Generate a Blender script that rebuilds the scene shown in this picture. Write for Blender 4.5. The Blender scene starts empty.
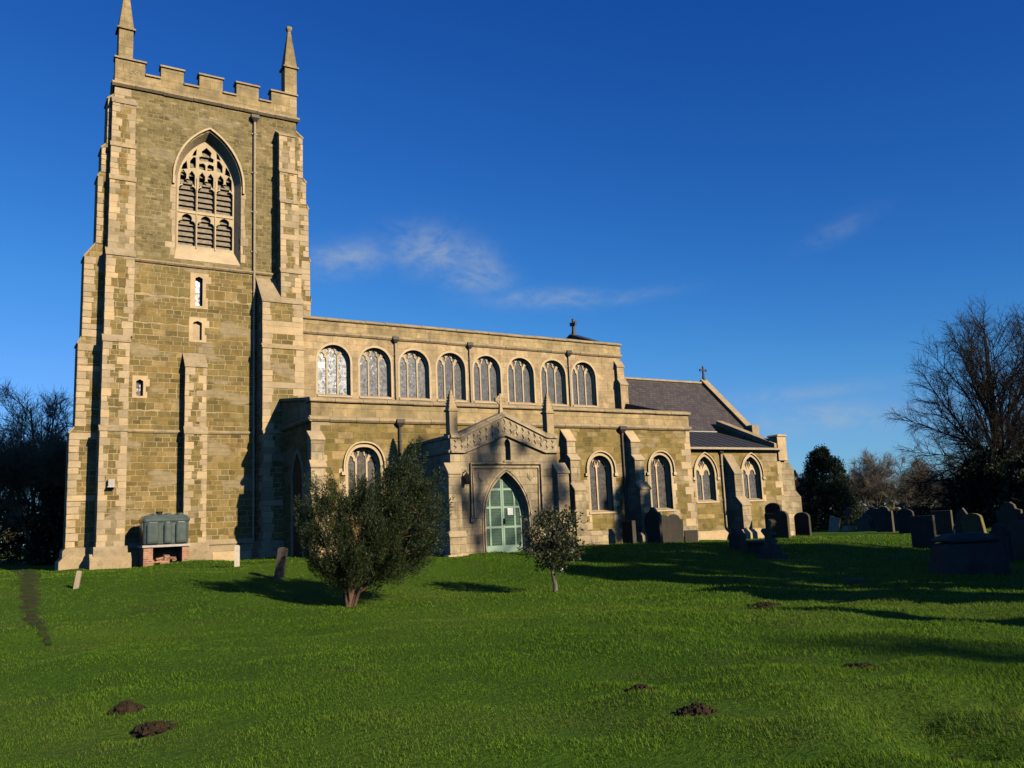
import bpy, bmesh, math, random
import numpy as np
from mathutils import Vector, Matrix
from mathutils.geometry import delaunay_2d_cdt

scene = bpy.context.scene
R = math.radians

# ------------------------------------------------------------------ camera
EYE = 1.6
F_PX, YAW, PIT, ROL = 885.5, R(31.726), R(9.127), R(-2.490)
fw = Vector((math.sin(YAW)*math.cos(PIT), math.cos(YAW)*math.cos(PIT), math.sin(PIT)))
rt = Vector((math.cos(YAW), -math.sin(YAW), 0))
up = rt.cross(fw)
rt2 = rt*math.cos(ROL) + up*math.sin(ROL)
up2 = -rt*math.sin(ROL) + up*math.cos(ROL)
cd = bpy.data.cameras.new('camera')
cam = bpy.data.objects.new('camera', cd)
scene.collection.objects.link(cam)
m = Matrix((rt2, up2, -fw)).transposed().to_4x4()
m.translation = (0, 0, EYE)
cam.matrix_world = m
cd.sensor_width = 36.0
cd.lens = F_PX/1024*36
cd.clip_start = 0.1
cd.clip_end = 9000
scene.camera = cam

# ------------------------------------------------------------------ light
SUN_AZ, SUN_EL = 165.0, 23.0          # compass bearing, +Y is north
EXPOSURE = 0.55
sd = bpy.data.lights.new('sun', 'SUN')
sd.energy = 5.0
sd.angle = R(0.55)
sd.color = (1.0, 0.85, 0.62)
sun = bpy.data.objects.new('sun', sd)
scene.collection.objects.link(sun)
to_sun = Vector((math.sin(R(SUN_AZ))*math.cos(R(SUN_EL)), math.cos(R(SUN_AZ))*math.cos(R(SUN_EL)), math.sin(R(SUN_EL))))
sun.rotation_euler = to_sun.to_track_quat('Z', 'Y').to_euler()
sun.location = (10, -30, 30)

scene.view_settings.view_transform = 'Standard'
scene.view_settings.look = 'None'
scene.view_settings.exposure = EXPOSURE
scene.view_settings.gamma = 1.0
scene.cycles.use_denoising = True
scene.cycles.max_bounces = 6
scene.cycles.diffuse_bounces = 0
scene.cycles.sample_clamp_indirect = 4.0

world = bpy.data.worlds.new('World')
scene.world = world
world.use_nodes = True
WT = world.node_tree
WT.nodes.clear()


class NT:
    """tiny helper round a node tree"""
    def __init__(s, t): s.t = t
    def n(s, typ, ins=None, **kw):
        nd = s.t.nodes.new(typ)
        for k, v in kw.items(): setattr(nd, k, v)
        if ins:
            for k, v in ins.items():
                sk = nd.inputs[k]
                if hasattr(v, 'is_output'): s.t.links.new(v, sk)
                else: sk.default_value = v
        return nd
    def math(s, op, a, b=0.0, c=None, clamp=False):
        nd = s.t.nodes.new('ShaderNodeMath'); nd.operation = op; nd.use_clamp = clamp
        for i, v in enumerate((a, b, c)):
            if v is None: continue
            if hasattr(v, 'is_output'): s.t.links.new(v, nd.inputs[i])
            else: nd.inputs[i].default_value = v
        return nd.outputs[0]
    def mix(s, f, a, b, blend='MIX'):
        nd = s.t.nodes.new('ShaderNodeMix'); nd.data_type = 'RGBA'; nd.blend_type = blend
        for k, v in ((0, f), (6, a), (7, b)):
            if hasattr(v, 'is_output'): s.t.links.new(v, nd.inputs[k])
            else: nd.inputs[k].default_value = v if k == 0 else (*v[:3], 1)
        return nd.outputs[2]
    def ramp(s, f, stops, interp='LINEAR'):
        nd = s.t.nodes.new('ShaderNodeValToRGB'); cr = nd.color_ramp; cr.interpolation = interp
        while len(cr.elements) < len(stops): cr.elements.new(0.5)
        for e, (p, c) in zip(cr.elements, stops):
            e.position = p; e.color = (*c[:3], 1) if len(c) >= 3 else (c[0],)*3+(1,)
        s.t.links.new(f, nd.inputs[0])
        return nd.outputs[0]
    def noise(s, vec, scale, detail=3.0, rough=0.55, dist=0.0, dims='3D'):
        nd = s.n('ShaderNodeTexNoise', {'Scale': scale, 'Detail': detail, 'Roughness': rough, 'Distortion': dist}, noise_dimensions=dims)
        if vec is not None: s.t.links.new(vec, nd.inputs['Vector'])
        return nd.outputs['Fac']
    def smooth(s, v, a, b, o0=0.0, o1=1.0):
        nd = s.n('ShaderNodeMapRange', {'Value': v, 'From Min': a, 'From Max': b, 'To Min': o0, 'To Max': o1}, interpolation_type='SMOOTHSTEP')
        return nd.outputs[0]


w = NT(WT)
sky = w.n('ShaderNodeTexSky', sky_type='NISHITA', sun_disc=False, sun_elevation=R(SUN_EL), sun_rotation=R(SUN_AZ),
          altitude=30.0, air_density=1.0, dust_density=0.1, ozone_density=2.0)
SKY_STRENGTH = 0.056
# deeper blue of a clear winter sky
hsv = w.n('ShaderNodeMix', {0: 1.0, 6: sky.outputs[0], 7: (.46, 1.0, 1.52, 1)}, data_type='RGBA', blend_type='MULTIPLY')
# thin wisps of cirrus, placed by compass bearing and elevation of the view direction
tc = w.n('ShaderNodeTexCoord')
sep = w.n('ShaderNodeSeparateXYZ', {0: tc.outputs['Generated']})
az = w.math('MULTIPLY', w.math('ARCTAN2', sep.outputs[0], sep.outputs[1]), 180/math.pi)
el = w.math('MULTIPLY', w.math('ARCSINE', sep.outputs[2]), 180/math.pi)
vec = w.n('ShaderNodeCombineXYZ', {0: w.math('MULTIPLY', az, 0.55), 1: el, 2: 0.0}).outputs[0]
nz = w.noise(vec, 0.55, 6.0, 0.6, 0.8)
nzf = w.noise(vec, 1.6, 5.0, 0.65, 0.4)
def blob(a0, e0, sa, se, tilt=0.0):
    da = w.math('SUBTRACT', az, a0)
    de = w.math('SUBTRACT', w.math('SUBTRACT', el, e0), w.math('MULTIPLY', da, tilt))
    q = w.math('ADD', w.math('POWER', w.math('DIVIDE', da, sa), 2.0), w.math('POWER', w.math('DIVIDE', de, se), 2.0))
    return w.math('POWER', math.e, w.math('MULTIPLY', q, -1.0))
acc = None
for a0, e0, sa, se, tilt, k in ((21.3, 17.4, 2.8, 1.0, .12, 1.0), (26.8, 17.9, 2.8, 1.4, -.1, 1.15), (30.0, 17.0, 1.8, 1.3, -.5, .95), (29.5, 15.9, 2.2, .8, -.2, .9),
                                (34.5, 14.5, 4.0, .55, -.05, .95), (39.0, 14.2, 3.5, .4, .08, .5), (53.2, 17.0, 2.0, .6, .3, .36),
                                (51.5, 5.7, 4.2, .8, .0, .95), (50.0, 7.3, 5.0, .5, .03, .45)):
    b = w.math('MULTIPLY', blob(a0, e0, sa, se, tilt), k)
    acc = b if acc is None else w.math('MAXIMUM', acc, b)
den = w.math('MULTIPLY', acc, w.smooth(w.math('ADD', w.math('MULTIPLY', nz, .65), w.math('MULTIPLY', nzf, .35)), .28, .72))
den = w.math('MULTIPLY', den, 0.58, clamp=True)
# a deeper, more saturated zenith than the model's, as in cold dry air
hs = w.n('ShaderNodeSeparateColor', {0: hsv.outputs[2]})
cr = w.math('MINIMUM', hs.outputs[0], w.math('MULTIPLY', w.math('POWER', hs.outputs[0], 2.0), .62))
cg = w.math('MINIMUM', w.math('MULTIPLY', hs.outputs[1], .88), w.math('MULTIPLY', w.math('POWER', hs.outputs[1], 1.45), .475))
deep = w.n('ShaderNodeCombineColor', {0: cr, 1: cg, 2: hs.outputs[2]})
skyc = w.mix(den, deep.outputs[0], (5.1, 5.9, 6.3))
bg = w.n('ShaderNodeBackground', {'Color': skyc, 'Strength': SKY_STRENGTH})
wo = w.n('ShaderNodeOutputWorld', {0: bg.outputs[0]})

# ------------------------------------------------------------------ helpers
COL = scene.collection
rng = random.Random(11)

def ground_z(x, y):
    hx = np.interp(x, [-60, -5, 3, 12, 20, 30, 38, 50, 80], [.6, .72, .72, .78, .68, .52, .4, .28, .15])
    t = np.clip((np.asarray(y, float)-16)/13.0, 0, 1)
    s = t*t*(3-2*t)
    mnd = .10*np.exp(-(((np.asarray(x, float)-6.8)/2.2)**2+((np.asarray(y, float)-33.6)/1.6)**2))
    return hx*s + mnd
def gz(x, y): return float(ground_z(x, y))

def tag(o, label=None, cat=None, group=None, kind=None):
    if label: o['label'] = label
    if cat: o['category'] = cat
    if group: o['group'] = group
    if kind: o['kind'] = kind
    return o

def empty(name, loc, label, cat, group=None, rz=0.0):
    o = bpy.data.objects.new(name, None); COL.objects.link(o)
    o.location = loc; o.rotation_euler = (0, 0, rz); o.empty_display_size = .3
    return tag(o, label, cat, group)


class MB:
    """collects geometry; build() links it as one mesh object"""
    def __init__(s): s.v = []; s.f = []; s.m = []
    def add(s, vs, fs, m=0):
        b = len(s.v); s.v += [tuple(p) for p in vs]
        for f in fs: s.f.append(tuple(b+i for i in f)); s.m.append(m)
    def box(s, x0, x1, y0, y1, z0, z1, m=0):
        s.add([(x0,y0,z0),(x1,y0,z0),(x1,y1,z0),(x0,y1,z0),(x0,y0,z1),(x1,y0,z1),(x1,y1,z1),(x0,y1,z1)],
              [(0,3,2,1),(4,5,6,7),(0,1,5,4),(1,2,6,5),(2,3,7,6),(3,0,4,7)], m)
    def prism(s, poly, a, b, axis, m=0):
        """convex-ish polygon extruded along axis X (poly=(y,z)), Y (poly=(x,z)) or Z (poly=(x,y))"""
        n = len(poly)
        if axis == 'X': P = [(a,p,q) for p,q in poly]+[(b,p,q) for p,q in poly]
        elif axis == 'Y': P = [(p,a,q) for p,q in poly]+[(p,b,q) for p,q in poly]
        else: P = [(p,q,a) for p,q in poly]+[(p,q,b) for p,q in poly]
        s.add(P, [tuple(range(n)), tuple(range(2*n-1, n-1, -1))]+[(i,(i+1)%n,n+(i+1)%n,n+i) for i in range(n)], m)
    def run(s, poly, a, b, m=0, length=.95):
        """the same moulding as prism along X, laid as separate stones with fine joints and slight settlement"""
        x = a
        while x < b-.02:
            L = length*rng.uniform(.75, 1.25); e = b if b-(x+L) < .4 else x+L
            dy, dz = rng.uniform(-.006, .006), rng.uniform(-.007, .007); t = rng.uniform(-.006, .006); n = len(poly); o = len(s.v)
            s.prism([(p+dy, q+dz) for p, q in poly], x+.003, e-.003, 'X', m)
            for i in range(n): px, py, pz = s.v[o+i]; s.v[o+i] = (px, py, pz+t)
            x = e
    def plate(s, outer, holes, a, b, axis='Y', m=0):
        """flat plate with holes; polygons in (x,z) for axis Y or (y,z) for axis X, between coordinates a and b"""
        polys = [outer]+list(holes)
        vin = []; ein = []
        for q in polys:
            o = len(vin); k = len(q); vin += [Vector((p[0], p[1])) for p in q]; ein += [(o+i, o+(i+1) % k) for i in range(k)]
        vo, _, fo, *_r = delaunay_2d_cdt(vin, ein, [], 0, 1e-5)
        flat = [(p.x, p.y) for p in vo]
        def inside(x, z, q):
            c = False; n_ = len(q)
            for i in range(n_):
                (x0, z0), (x1, z1) = q[i], q[(i+1) % n_]
                if (z0 > z) != (z1 > z) and x < (x1-x0)*(z-z0)/(z1-z0)+x0: c = not c
            return c
        tris = []
        for f in fo:
            cx = sum(flat[i][0] for i in f)/len(f); cz = sum(flat[i][1] for i in f)/len(f)
            if inside(cx, cz, outer) and not any(inside(cx, cz, h) for h in holes): tris.append(tuple(f))
        mk = (lambda p, t: (p[0], t, p[1])) if axis == 'Y' else (lambda p, t: (t, p[0], p[1]))
        n = len(flat)
        P = [mk(p, a) for p in flat]+[mk(p, b) for p in flat]
        fs = [tuple(t) for t in tris]+[tuple(n+i for i in reversed(t)) for t in tris]
        edges = {}
        for f in tris:
            for i in range(len(f)):
                e = (f[i], f[(i+1) % len(f)])
                if (e[1], e[0]) in edges: del edges[(e[1], e[0])]
                else: edges[e] = 1
        for a_, b_ in edges: fs.append((b_, a_, n+a_, n+b_))
        s.add(P, fs, m)
    def sweep(s, path, prof, m=0, axis='Y'):
        """band following an (x,z) path; prof = (normal offset in, out, y back, y front)"""
        i0, i1, y0, y1 = prof
        n = len(path); P = []
        for i, p in enumerate(path):
            a = path[max(0, i-1)]; b = path[min(n-1, i+1)]
            t = Vector((b[0]-a[0], b[1]-a[1])).normalized(); nr = Vector((-t[1], t[0]))
            for off, yy in ((i0,y0),(i0,y1),(i1,y1),(i1,y0)):
                P.append((p[0]+nr[0]*off, yy, p[1]+nr[1]*off) if axis == 'Y' else (yy, p[0]+nr[0]*off, p[1]+nr[1]*off))
        fs = [(0,1,2,3), tuple(4*(n-1)+i for i in (3,2,1,0))]
        for i in range(n-1):
            for k in range(4): fs.append((4*i+k, 4*i+(k+1) % 4, 4*i+4+(k+1) % 4, 4*i+4+k))
        s.add(P, fs, m)
    def tube(s, pts, rad, n=6, m=0, cap=True):
        P = []; k = len(pts); pts = [Vector(p) for p in pts]
        ref = None
        for i, p in enumerate(pts):
            t = (pts[min(k-1, i+1)]-pts[max(0, i-1)]).normalized()
            if ref is None: ref = Vector((1, 0, 0)) if abs(t.x) < .8 else Vector((0, 1, 0))
            u = (ref-t*ref.dot(t)).normalized(); ref = u; v = t.cross(u)
            r = rad[i] if hasattr(rad, '__len__') else rad
            for j in range(n):
                a = 2*math.pi*j/n; P.append(p+u*(r*math.cos(a))+v*(r*math.sin(a)))
        fs = [(i*n+j, i*n+(j+1) % n, (i+1)*n+(j+1) % n, (i+1)*n+j) for i in range(k-1) for j in range(n)]
        if cap: fs += [tuple(range(n-1, -1, -1)), tuple((k-1)*n+j for j in range(n))]
        s.add(P, fs, m)
    def loft(s, rings, m=0):
        n = len(rings[0]); P = [p for r in rings for p in r]; k = len(rings)
        fs = [(i*n+j, i*n+(j+1) % n, (i+1)*n+(j+1) % n, (i+1)*n+j) for i in range(k-1) for j in range(n)]
        fs += [tuple(range(n-1, -1, -1)), tuple((k-1)*n+j for j in range(n))]
        s.add(P, fs, m)
    def skew_west(s):
        """the tower's west wall is not quite square to its south wall"""
        s.v = [(x+max(0.0, y-36.2)/7.2*.72 if x < 6.0 else x, y, z) for x, y, z in s.v]
    def build(s, name, mats, parent=None, base=(0,0,0), smooth=False, bevel=0.0, recalc=True):
        me = bpy.data.meshes.new(name)
        bx, by, bz = base
        me.from_pydata([(x-bx, y-by, z-bz) for x, y, z in s.v], [], s.f)
        for mt in (mats if isinstance(mats, (list, tuple)) else [mats]): me.materials.append(mt)
        me.polygons.foreach_set('material_index', s.m)
        if recalc:
            bm = bmesh.new(); bm.from_mesh(me); bmesh.ops.recalc_face_normals(bm, faces=bm.faces); bm.to_mesh(me); bm.free()
        if smooth: me.polygons.foreach_set('use_smooth', [True]*len(me.polygons))
        o = bpy.data.objects.new(name, me); COL.objects.link(o)
        if parent: o.parent = parent
        if bevel:
            b = o.modifiers.new('bevel', 'BEVEL'); b.width = bevel; b.segments = 1; b.limit_method = 'ANGLE'; b.angle_limit = R(40)
        return o

def arch(x0, x1, z0, spring, apex, n=10, kind='pointed'):
    """closed outline of an arched opening"""
    a = (x1-x0)/2; cx = (x0+x1)/2; h = apex-spring
    right = []
    if kind == 'pointed' and h > a*1.02:
        rad = (a*a+h*h)/(2*a); t1 = math.atan2(h, rad-a)
        for i in range(n+1):
            t = t1*i/n; right.append((cx+a-rad+rad*math.cos(t), spring+rad*math.sin(t)))
    else:
        e = 1.0 if kind != 'flat' else .8
        for i in range(n+1):
            t = math.pi/2*i/n; right.append((cx+a*math.cos(t)**e, spring+h*math.sin(t)**.92))
    left = [(2*cx-x, z) for x, z in reversed(right[:-1])]
    return [(x0, z0), (x1, z0)]+right+left
def arch_top(x0, x1, z0, spring, apex, n=10, kind='pointed'):
    return arch(x0, x1, z0, spring, apex, n, kind)[1:]+[(x0, z0)]
# ------------------------------------------------------------------ materials
STONE = (.80, .755, .735)      # overall tone of the masonry
def new_mat(name):
    mt = bpy.data.materials.new(name); mt.use_nodes = True
    t = mt.node_tree; t.nodes.clear()
    k = NT(t)
    b = k.n('ShaderNodeBsdfPrincipled'); o = k.n('ShaderNodeOutputMaterial', {0: b.outputs[0]})
    return mt, k, b
def put(k, b, **kw):
    for n, v in kw.items():
        s = b.inputs[n.replace('_', ' ')]
        if hasattr(v, 'is_output'): k.t.links.new(v, s)
        else: s.default_value = (*v, 1) if isinstance(v, tuple) and len(v) == 3 else v
def bump(k, b, h, dist, strength=1.0):
    nd = k.n('ShaderNodeBump', {'Height': h, 'Distance': dist, 'Strength': strength})
    k.t.links.new(nd.outputs[0], b.inputs['Normal'])
def wall_uv(k):
    """object-space coordinates unrolled on the wall: along, up"""
    tc = k.n('ShaderNodeTexCoord'); ob = tc.outputs['Object']
    s = k.n('ShaderNodeSeparateXYZ', {0: ob}); g = k.n('ShaderNodeSeparateXYZ', {0: k.n('ShaderNodeNewGeometry').outputs['True Normal']})
    side = k.math('GREATER_THAN', k.math('ABSOLUTE', g.outputs[0]), k.math('ADD', k.math('ABSOLUTE', g.outputs[1]), .02))
    u = k.math('ADD', k.math('MULTIPLY', side, s.outputs[1]), k.math('MULTIPLY', k.math('SUBTRACT', 1.0, side), s.outputs[0]))
    flat = k.math('GREATER_THAN', k.math('ABSOLUTE', g.outputs[2]), .8)
    v = k.math('ADD', s.outputs[2], k.math('MULTIPLY', flat, s.outputs[1]))
    return ob, u, v

def masonry(name, stops, mortar_col, bw, rh, mortar, bumpd, patch=None, algae=None, rough=.92, wobble=.075, vwarp=.10, stain=.5, msmooth=.15, grime=None):
    mt, k, b = new_mat(name)
    ob, u, v = wall_uv(k)
    d1 = k.n('ShaderNodeTexNoise', {'Vector': ob, 'Scale': 2.6, 'Detail': 3.0})
    ds = k.n('ShaderNodeSeparateXYZ', {0: d1.outputs['Color']})
    wv = k.n('ShaderNodeTexNoise', {'W': k.math('MULTIPLY', v, 1.3), 'Scale': 1.0, 'Detail': 1.0}, noise_dimensions='1D')
    u2 = k.math('ADD', u, k.math('MULTIPLY', k.math('SUBTRACT', ds.outputs[0], .5), wobble*2))
    v2 = k.math('ADD', k.math('ADD', v, k.math('MULTIPLY', wv.outputs['Fac'], vwarp*4)), k.math('MULTIPLY', k.math('SUBTRACT', ds.outputs[1], .5), wobble))
    vec = k.n('ShaderNodeCombineXYZ', {0: u2, 1: v2, 2: 0.0}).outputs[0]
    br = k.n('ShaderNodeTexBrick', {'Vector': vec, 'Color1': (0,0,0,1), 'Color2': (1,1,1,1), 'Mortar': (.5,.5,.5,1), 'Scale': 1.0, 'Mortar Size': mortar,
             'Mortar Smooth': msmooth, 'Bias': 0.0, 'Brick Width': bw, 'Row Height': rh}, offset=.5, offset_frequency=2, squash=.68, squash_frequency=3)
    col = k.ramp(br.outputs['Color'], stops)
    big = k.noise(ob, .45, 4.0, .6); mid = k.noise(ob, 3.0, 5.0, .65); fine = k.noise(ob, 26.0, 4.0, .7)
    col = k.mix(1.0, col, k.ramp(mid, [(.25, (.72,.72,.72)), (.75, (1.25,1.22,1.15))]), 'MULTIPLY')
    col = k.mix(.9, col, k.ramp(fine, [(.25, (.62,.62,.62)), (.75, (1.34,1.34,1.34))]), 'MULTIPLY')
    if algae: col = k.mix(k.math('MULTIPLY', k.smooth(big, .48, .66), algae[1]), col, algae[0], 'MIX')
    col = k.mix(1.0, col, k.ramp(k.noise(ob, 1.1, 4.0, .6), [(.3, (.74,.75,.72)), (.7, (1.2,1.17,1.1))]), 'MULTIPLY')
    mcol = k.mix(1.0, mortar_col, k.ramp(mid, [(.25, (.7,.7,.7)), (.75, (1.15,1.15,1.15))]), 'MULTIPLY')
    mm = k.math('MULTIPLY', br.outputs['Fac'], k.smooth(k.noise(ob, 1.2, 3.0), .32, .55, .35, 1.0))
    col = k.mix(mm, col, mcol)
    if patch:
        pn = k.noise(k.n('ShaderNodeMapping', {'Vector': ob, 'Scale': (.7, .7, 1.5)}).outputs[0], .75, 2.0, .5)
        pf = k.math('MULTIPLY', k.smooth(pn, patch[1], patch[1]+.05), patch[2])
        col = k.mix(pf, col, k.mix(1.0, patch[0], k.ramp(mid, [(.3, (.75,.75,.75)), (.7, (1.15,1.15,1.1))]), 'MULTIPLY'))
    if grime:
        gn = k.noise(k.n('ShaderNodeMapping', {'Vector': ob, 'Scale': (1.0, 1.0, .55)}).outputs[0], 1.7, 5.0, .68)
        col = k.mix(k.math('MULTIPLY', k.smooth(gn, .47, .64), grime[1]), col, grime[0])
    # rain streaks and lichen specks that belong to the stone
    st = k.noise(k.n('ShaderNodeMapping', {'Vector': ob, 'Scale': (2.2, 2.2, .25)}).outputs[0], 1.6, 4.0, .65)
    col = k.mix(k.math('MULTIPLY', k.smooth(st, .55, .75), stain), col, k.mix(1.0, col, (.5,.5,.47), 'MULTIPLY'))
    li = k.smooth(k.noise(ob, 9.0, 3.0, .6), .68, .74)
    col = k.mix(k.math('MULTIPLY', li, .3), col, (.46, .44, .36))
    col = k.mix(1.0, col, STONE, 'MULTIPLY')
    put(k, b, Base_Color=col, Roughness=rough, Specular_IOR_Level=.2)
    h = k.math('ADD', k.math('MULTIPLY', k.math('SUBTRACT', 1.0, br.outputs['Fac']), 1.0), k.math('ADD', k.math('MULTIPLY', mid, .5), k.math('MULTIPLY', fine, .3)))
    bump(k, b, h, bumpd)
    return mt

def plain_stone(name, base, var=.25, island=.22, bumpd=.012, grime=None, rough=.9, tint=(1.06, 1.0, .9)):
    """dressed stone: every block (mesh island) has its own tone"""
    mt, k, b = new_mat(name)
    ob = k.n('ShaderNodeTexCoord').outputs['Object']
    ri = k.n('ShaderNodeNewGeometry').outputs['Random Per Island']
    n1 = k.noise(ob, 1.4, 5.0, .65); n2 = k.noise(ob, 18.0, 4.0, .7); n3 = k.noise(ob, 5.0, 4.0, .6)
    col = k.mix(1.0, base, k.ramp(ri, [(0, tuple((1-island)*t for t in (1, 1, .97))), (.5, (1, 1, 1)), (1, tuple((1+island*.6)*t for t in tint))]), 'MULTIPLY')
    col = k.mix(1.0, col, k.ramp(n1, [(.3, (1-var,)*3), (.7, (1+var*.5,)*3)]), 'MULTIPLY')
    col = k.mix(.8, col, k.ramp(n2, [(.2, (.75,.75,.75)), (.8, (1.18,1.18,1.18))]), 'MULTIPLY')
    if grime: col = k.mix(k.math('MULTIPLY', k.smooth(n3, .5, .68), grime[1]), col, grime[0])
    col = k.mix(1.0, col, STONE, 'MULTIPLY')
    put(k, b, Base_Color=col, Roughness=rough, Specular_IOR_Level=.2)
    bump(k, b, k.math('ADD', n2, k.math('MULTIPLY', n3, .7)), bumpd)
    return mt

def simple(name, base, rough=.6, metal=0.0, var=.15, scale=6.0, bumpd=0.0, spec=.4, coat=0.0):
    mt, k, b = new_mat(name)
    ob = k.n('ShaderNodeTexCoord').outputs['Object']
    n1 = k.noise(ob, scale, 5.0, .65)
    col = k.mix(1.0, base, k.ramp(n1, [(.25, (1-var,)*3), (.75, (1+var,)*3)]), 'MULTIPLY')
    put(k, b, Base_Color=col, Roughness=k.math('ADD', rough-.08, k.math('MULTIPLY', n1, .16)), Metallic=metal, Specular_IOR_Level=spec, Coat_Weight=coat)
    if bumpd: bump(k, b, n1, bumpd)
    return mt

CREAM = (.50, .41, .262)
M = {}
M['green'] = masonry('greensand_rubble', [(0, (0.139,0.109,0.041)), (.2, (0.242,0.188,0.067)), (.4, (0.179,0.146,0.058)), (.6, (0.282,0.209,0.074)), (.8, (0.193,0.160,0.067)), (1, (0.358,0.276,0.130))],
                     (.45,.37,.22), .46, .21, .016, .026, patch=((.33,.275,.165), .555, .9), algae=((.15,.14,.045), .35))
M['greenfine'] = masonry('weathered_rubble', [(0, (0.132,0.114,0.054)), (.2, (0.246,0.208,0.100)), (.4, (0.167,0.145,0.069)), (.6, (0.276,0.234,0.119)), (.8, (0.193,0.169,0.082)), (1, (0.378,0.328,0.190))],
                         (.38,.31,.175),   .31, .135, .013, .032, patch=((.33,.285,.18), .60, .6), algae=((.17,.15,.07), .4))
M['aislestone'] = masonry('aisle_greensand', [(0, (0.150,0.118,0.041)), (.25, (0.246,0.196,0.070)), (.5, (0.189,0.155,0.056)), (.75, (0.290,0.226,0.088)), (1, (0.359,0.279,0.139))],
                          (.33,.27,.145), .56, .25, .012, .014, patch=((.34,.275,.16), .56, .8), algae=((.185,.155,.045), .45), wobble=.03)
M['ashlar'] = masonry('limestone_ashlar', [(0, (.40,.315,.19)), (.5, (.47,.375,.23)), (1, (.53,.43,.275))], (.38,.30,.185), .72, .30, .006, .006,
                      wobble=.008, vwarp=.03, stain=.5, grime=((.27,.205,.12), .45))
M['porch'] = masonry('porch_ashlar', [(0, (.31,.265,.18)), (.5, (.42,.36,.245)), (1, (.51,.44,.30))], (.27,.22,.14), .62, .29, .006, .012,
                     algae=((.19,.165,.105), .6), wobble=.01, vwarp=.03, stain=.8, grime=((.14,.122,.086), .42))
M['cream'] = plain_stone('cream_quoin', CREAM, island=.24)
M['trim'] = plain_stone('limestone_trim', (.42,.345,.215), island=.12, grime=((.22,.19,.12), .55))
M['porchtrim'] = plain_stone('weathered_trim', (.43,.365,.245), island=.1, grime=((.12,.105,.07), .75), var=.35)
M['parapet'] = masonry('parapet_stone', [(0, (0.342,0.277,0.153)), (.5, (0.401,0.325,0.183)), (1, (0.472,0.384,0.224))], (.29,.235,.14), .85, .36, .006, .008, wobble=.012, vwarp=.03, stain=.55,
                       algae=((.24,.205,.11), .5), grime=((.16,.138,.085), .45))
M['dressed'] = plain_stone('window_stone', (.58,.48,.31), island=.10, var=.18)
M['lead'] = simple('lead_sheet', (.030,.032,.036), .7, .0, .25, 1.5)
M['iron'] = simple('cast_iron', (.035,.03,.028), .55, .2, .35, 9.0)
M['pipepaint'] = simple('painted_pipe', (.30,.245,.17), .5, 0, .3, 9.0)
M['pipedark'] = simple('dark_painted_pipe', (.055,.05,.045), .45, 0, .3, 9.0)
M['louvre'] = simple('weathered_louvre', (.20,.165,.12), .85, 0, .45, 7.0, .004)
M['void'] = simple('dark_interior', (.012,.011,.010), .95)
M['green_paint'] = simple('pale_green_paint', (.19,.285,.215), .45, 0, .1, 3.0)
M['door_panel'] = simple('dark_green_paint', (.022,.062,.042), .4, 0, .25, 5.0)
M['paper'] = simple('white_paper', (.60,.61,.59), .8)
M['brick'] = masonry('red_brick', [(0, (.28,.12,.075)), (.5, (.38,.18,.11)), (1, (.45,.25,.16))], (.42,.34,.26), .225, .075, .012, .006, wobble=.006, vwarp=0.0, stain=.3)
M['concrete'] = simple('concrete_slab', (.36,.33,.30), .9, 0, .2, 8.0, .004)
M['black'] = simple('black_metal', (.012,.012,.013), .5, .4)
M['whitepost'] = plain_stone('white_limestone', (.56,.54,.47), grime=((.35,.33,.27), .5))

def slate_mat():
    mt, k, b = new_mat('roof_slate')
    ob = k.n('ShaderNodeTexCoord').outputs['Object']; s = k.n('ShaderNodeSeparateXYZ', {0: ob})
    vec = k.n('ShaderNodeCombineXYZ', {0: s.outputs[0], 1: k.math('MULTIPLY', s.outputs[2], 1.42), 2: 0.0}).outputs[0]
    br = k.n('ShaderNodeTexBrick', {'Vector': vec, 'Color1': (0,0,0,1), 'Color2': (1,1,1,1), 'Mortar': (.2,.2,.2,1), 'Scale': 1.0, 'Mortar Size': .006, 'Brick Width': .26, 'Row Height': .2}, offset=.5)
    col = k.ramp(br.outputs['Color'], [(0, (.050,.042,.040)), (.5, (.064,.053,.049)), (1, (.083,.069,.061))])
    col = k.mix(k.smooth(k.noise(ob, .8, 5.0, .65), .5, .75, 0, .7), col, (.095,.078,.062))
    col = k.mix(br.outputs['Fac'], col, (.03,.025,.025))
    put(k, b, Base_Color=col, Roughness=.62, Specular_IOR_Level=.4)
    h = k.math('FRACT', k.math('DIVIDE', k.math('MULTIPLY', s.outputs[2], 1.42), .2))
    bump(k, b, k.math('SUBTRACT', k.math('MULTIPLY', k.math('SUBTRACT', 1.0, h), .8), br.outputs['Fac']), .015)
    return mt
M['slate'] = slate_mat()

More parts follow.
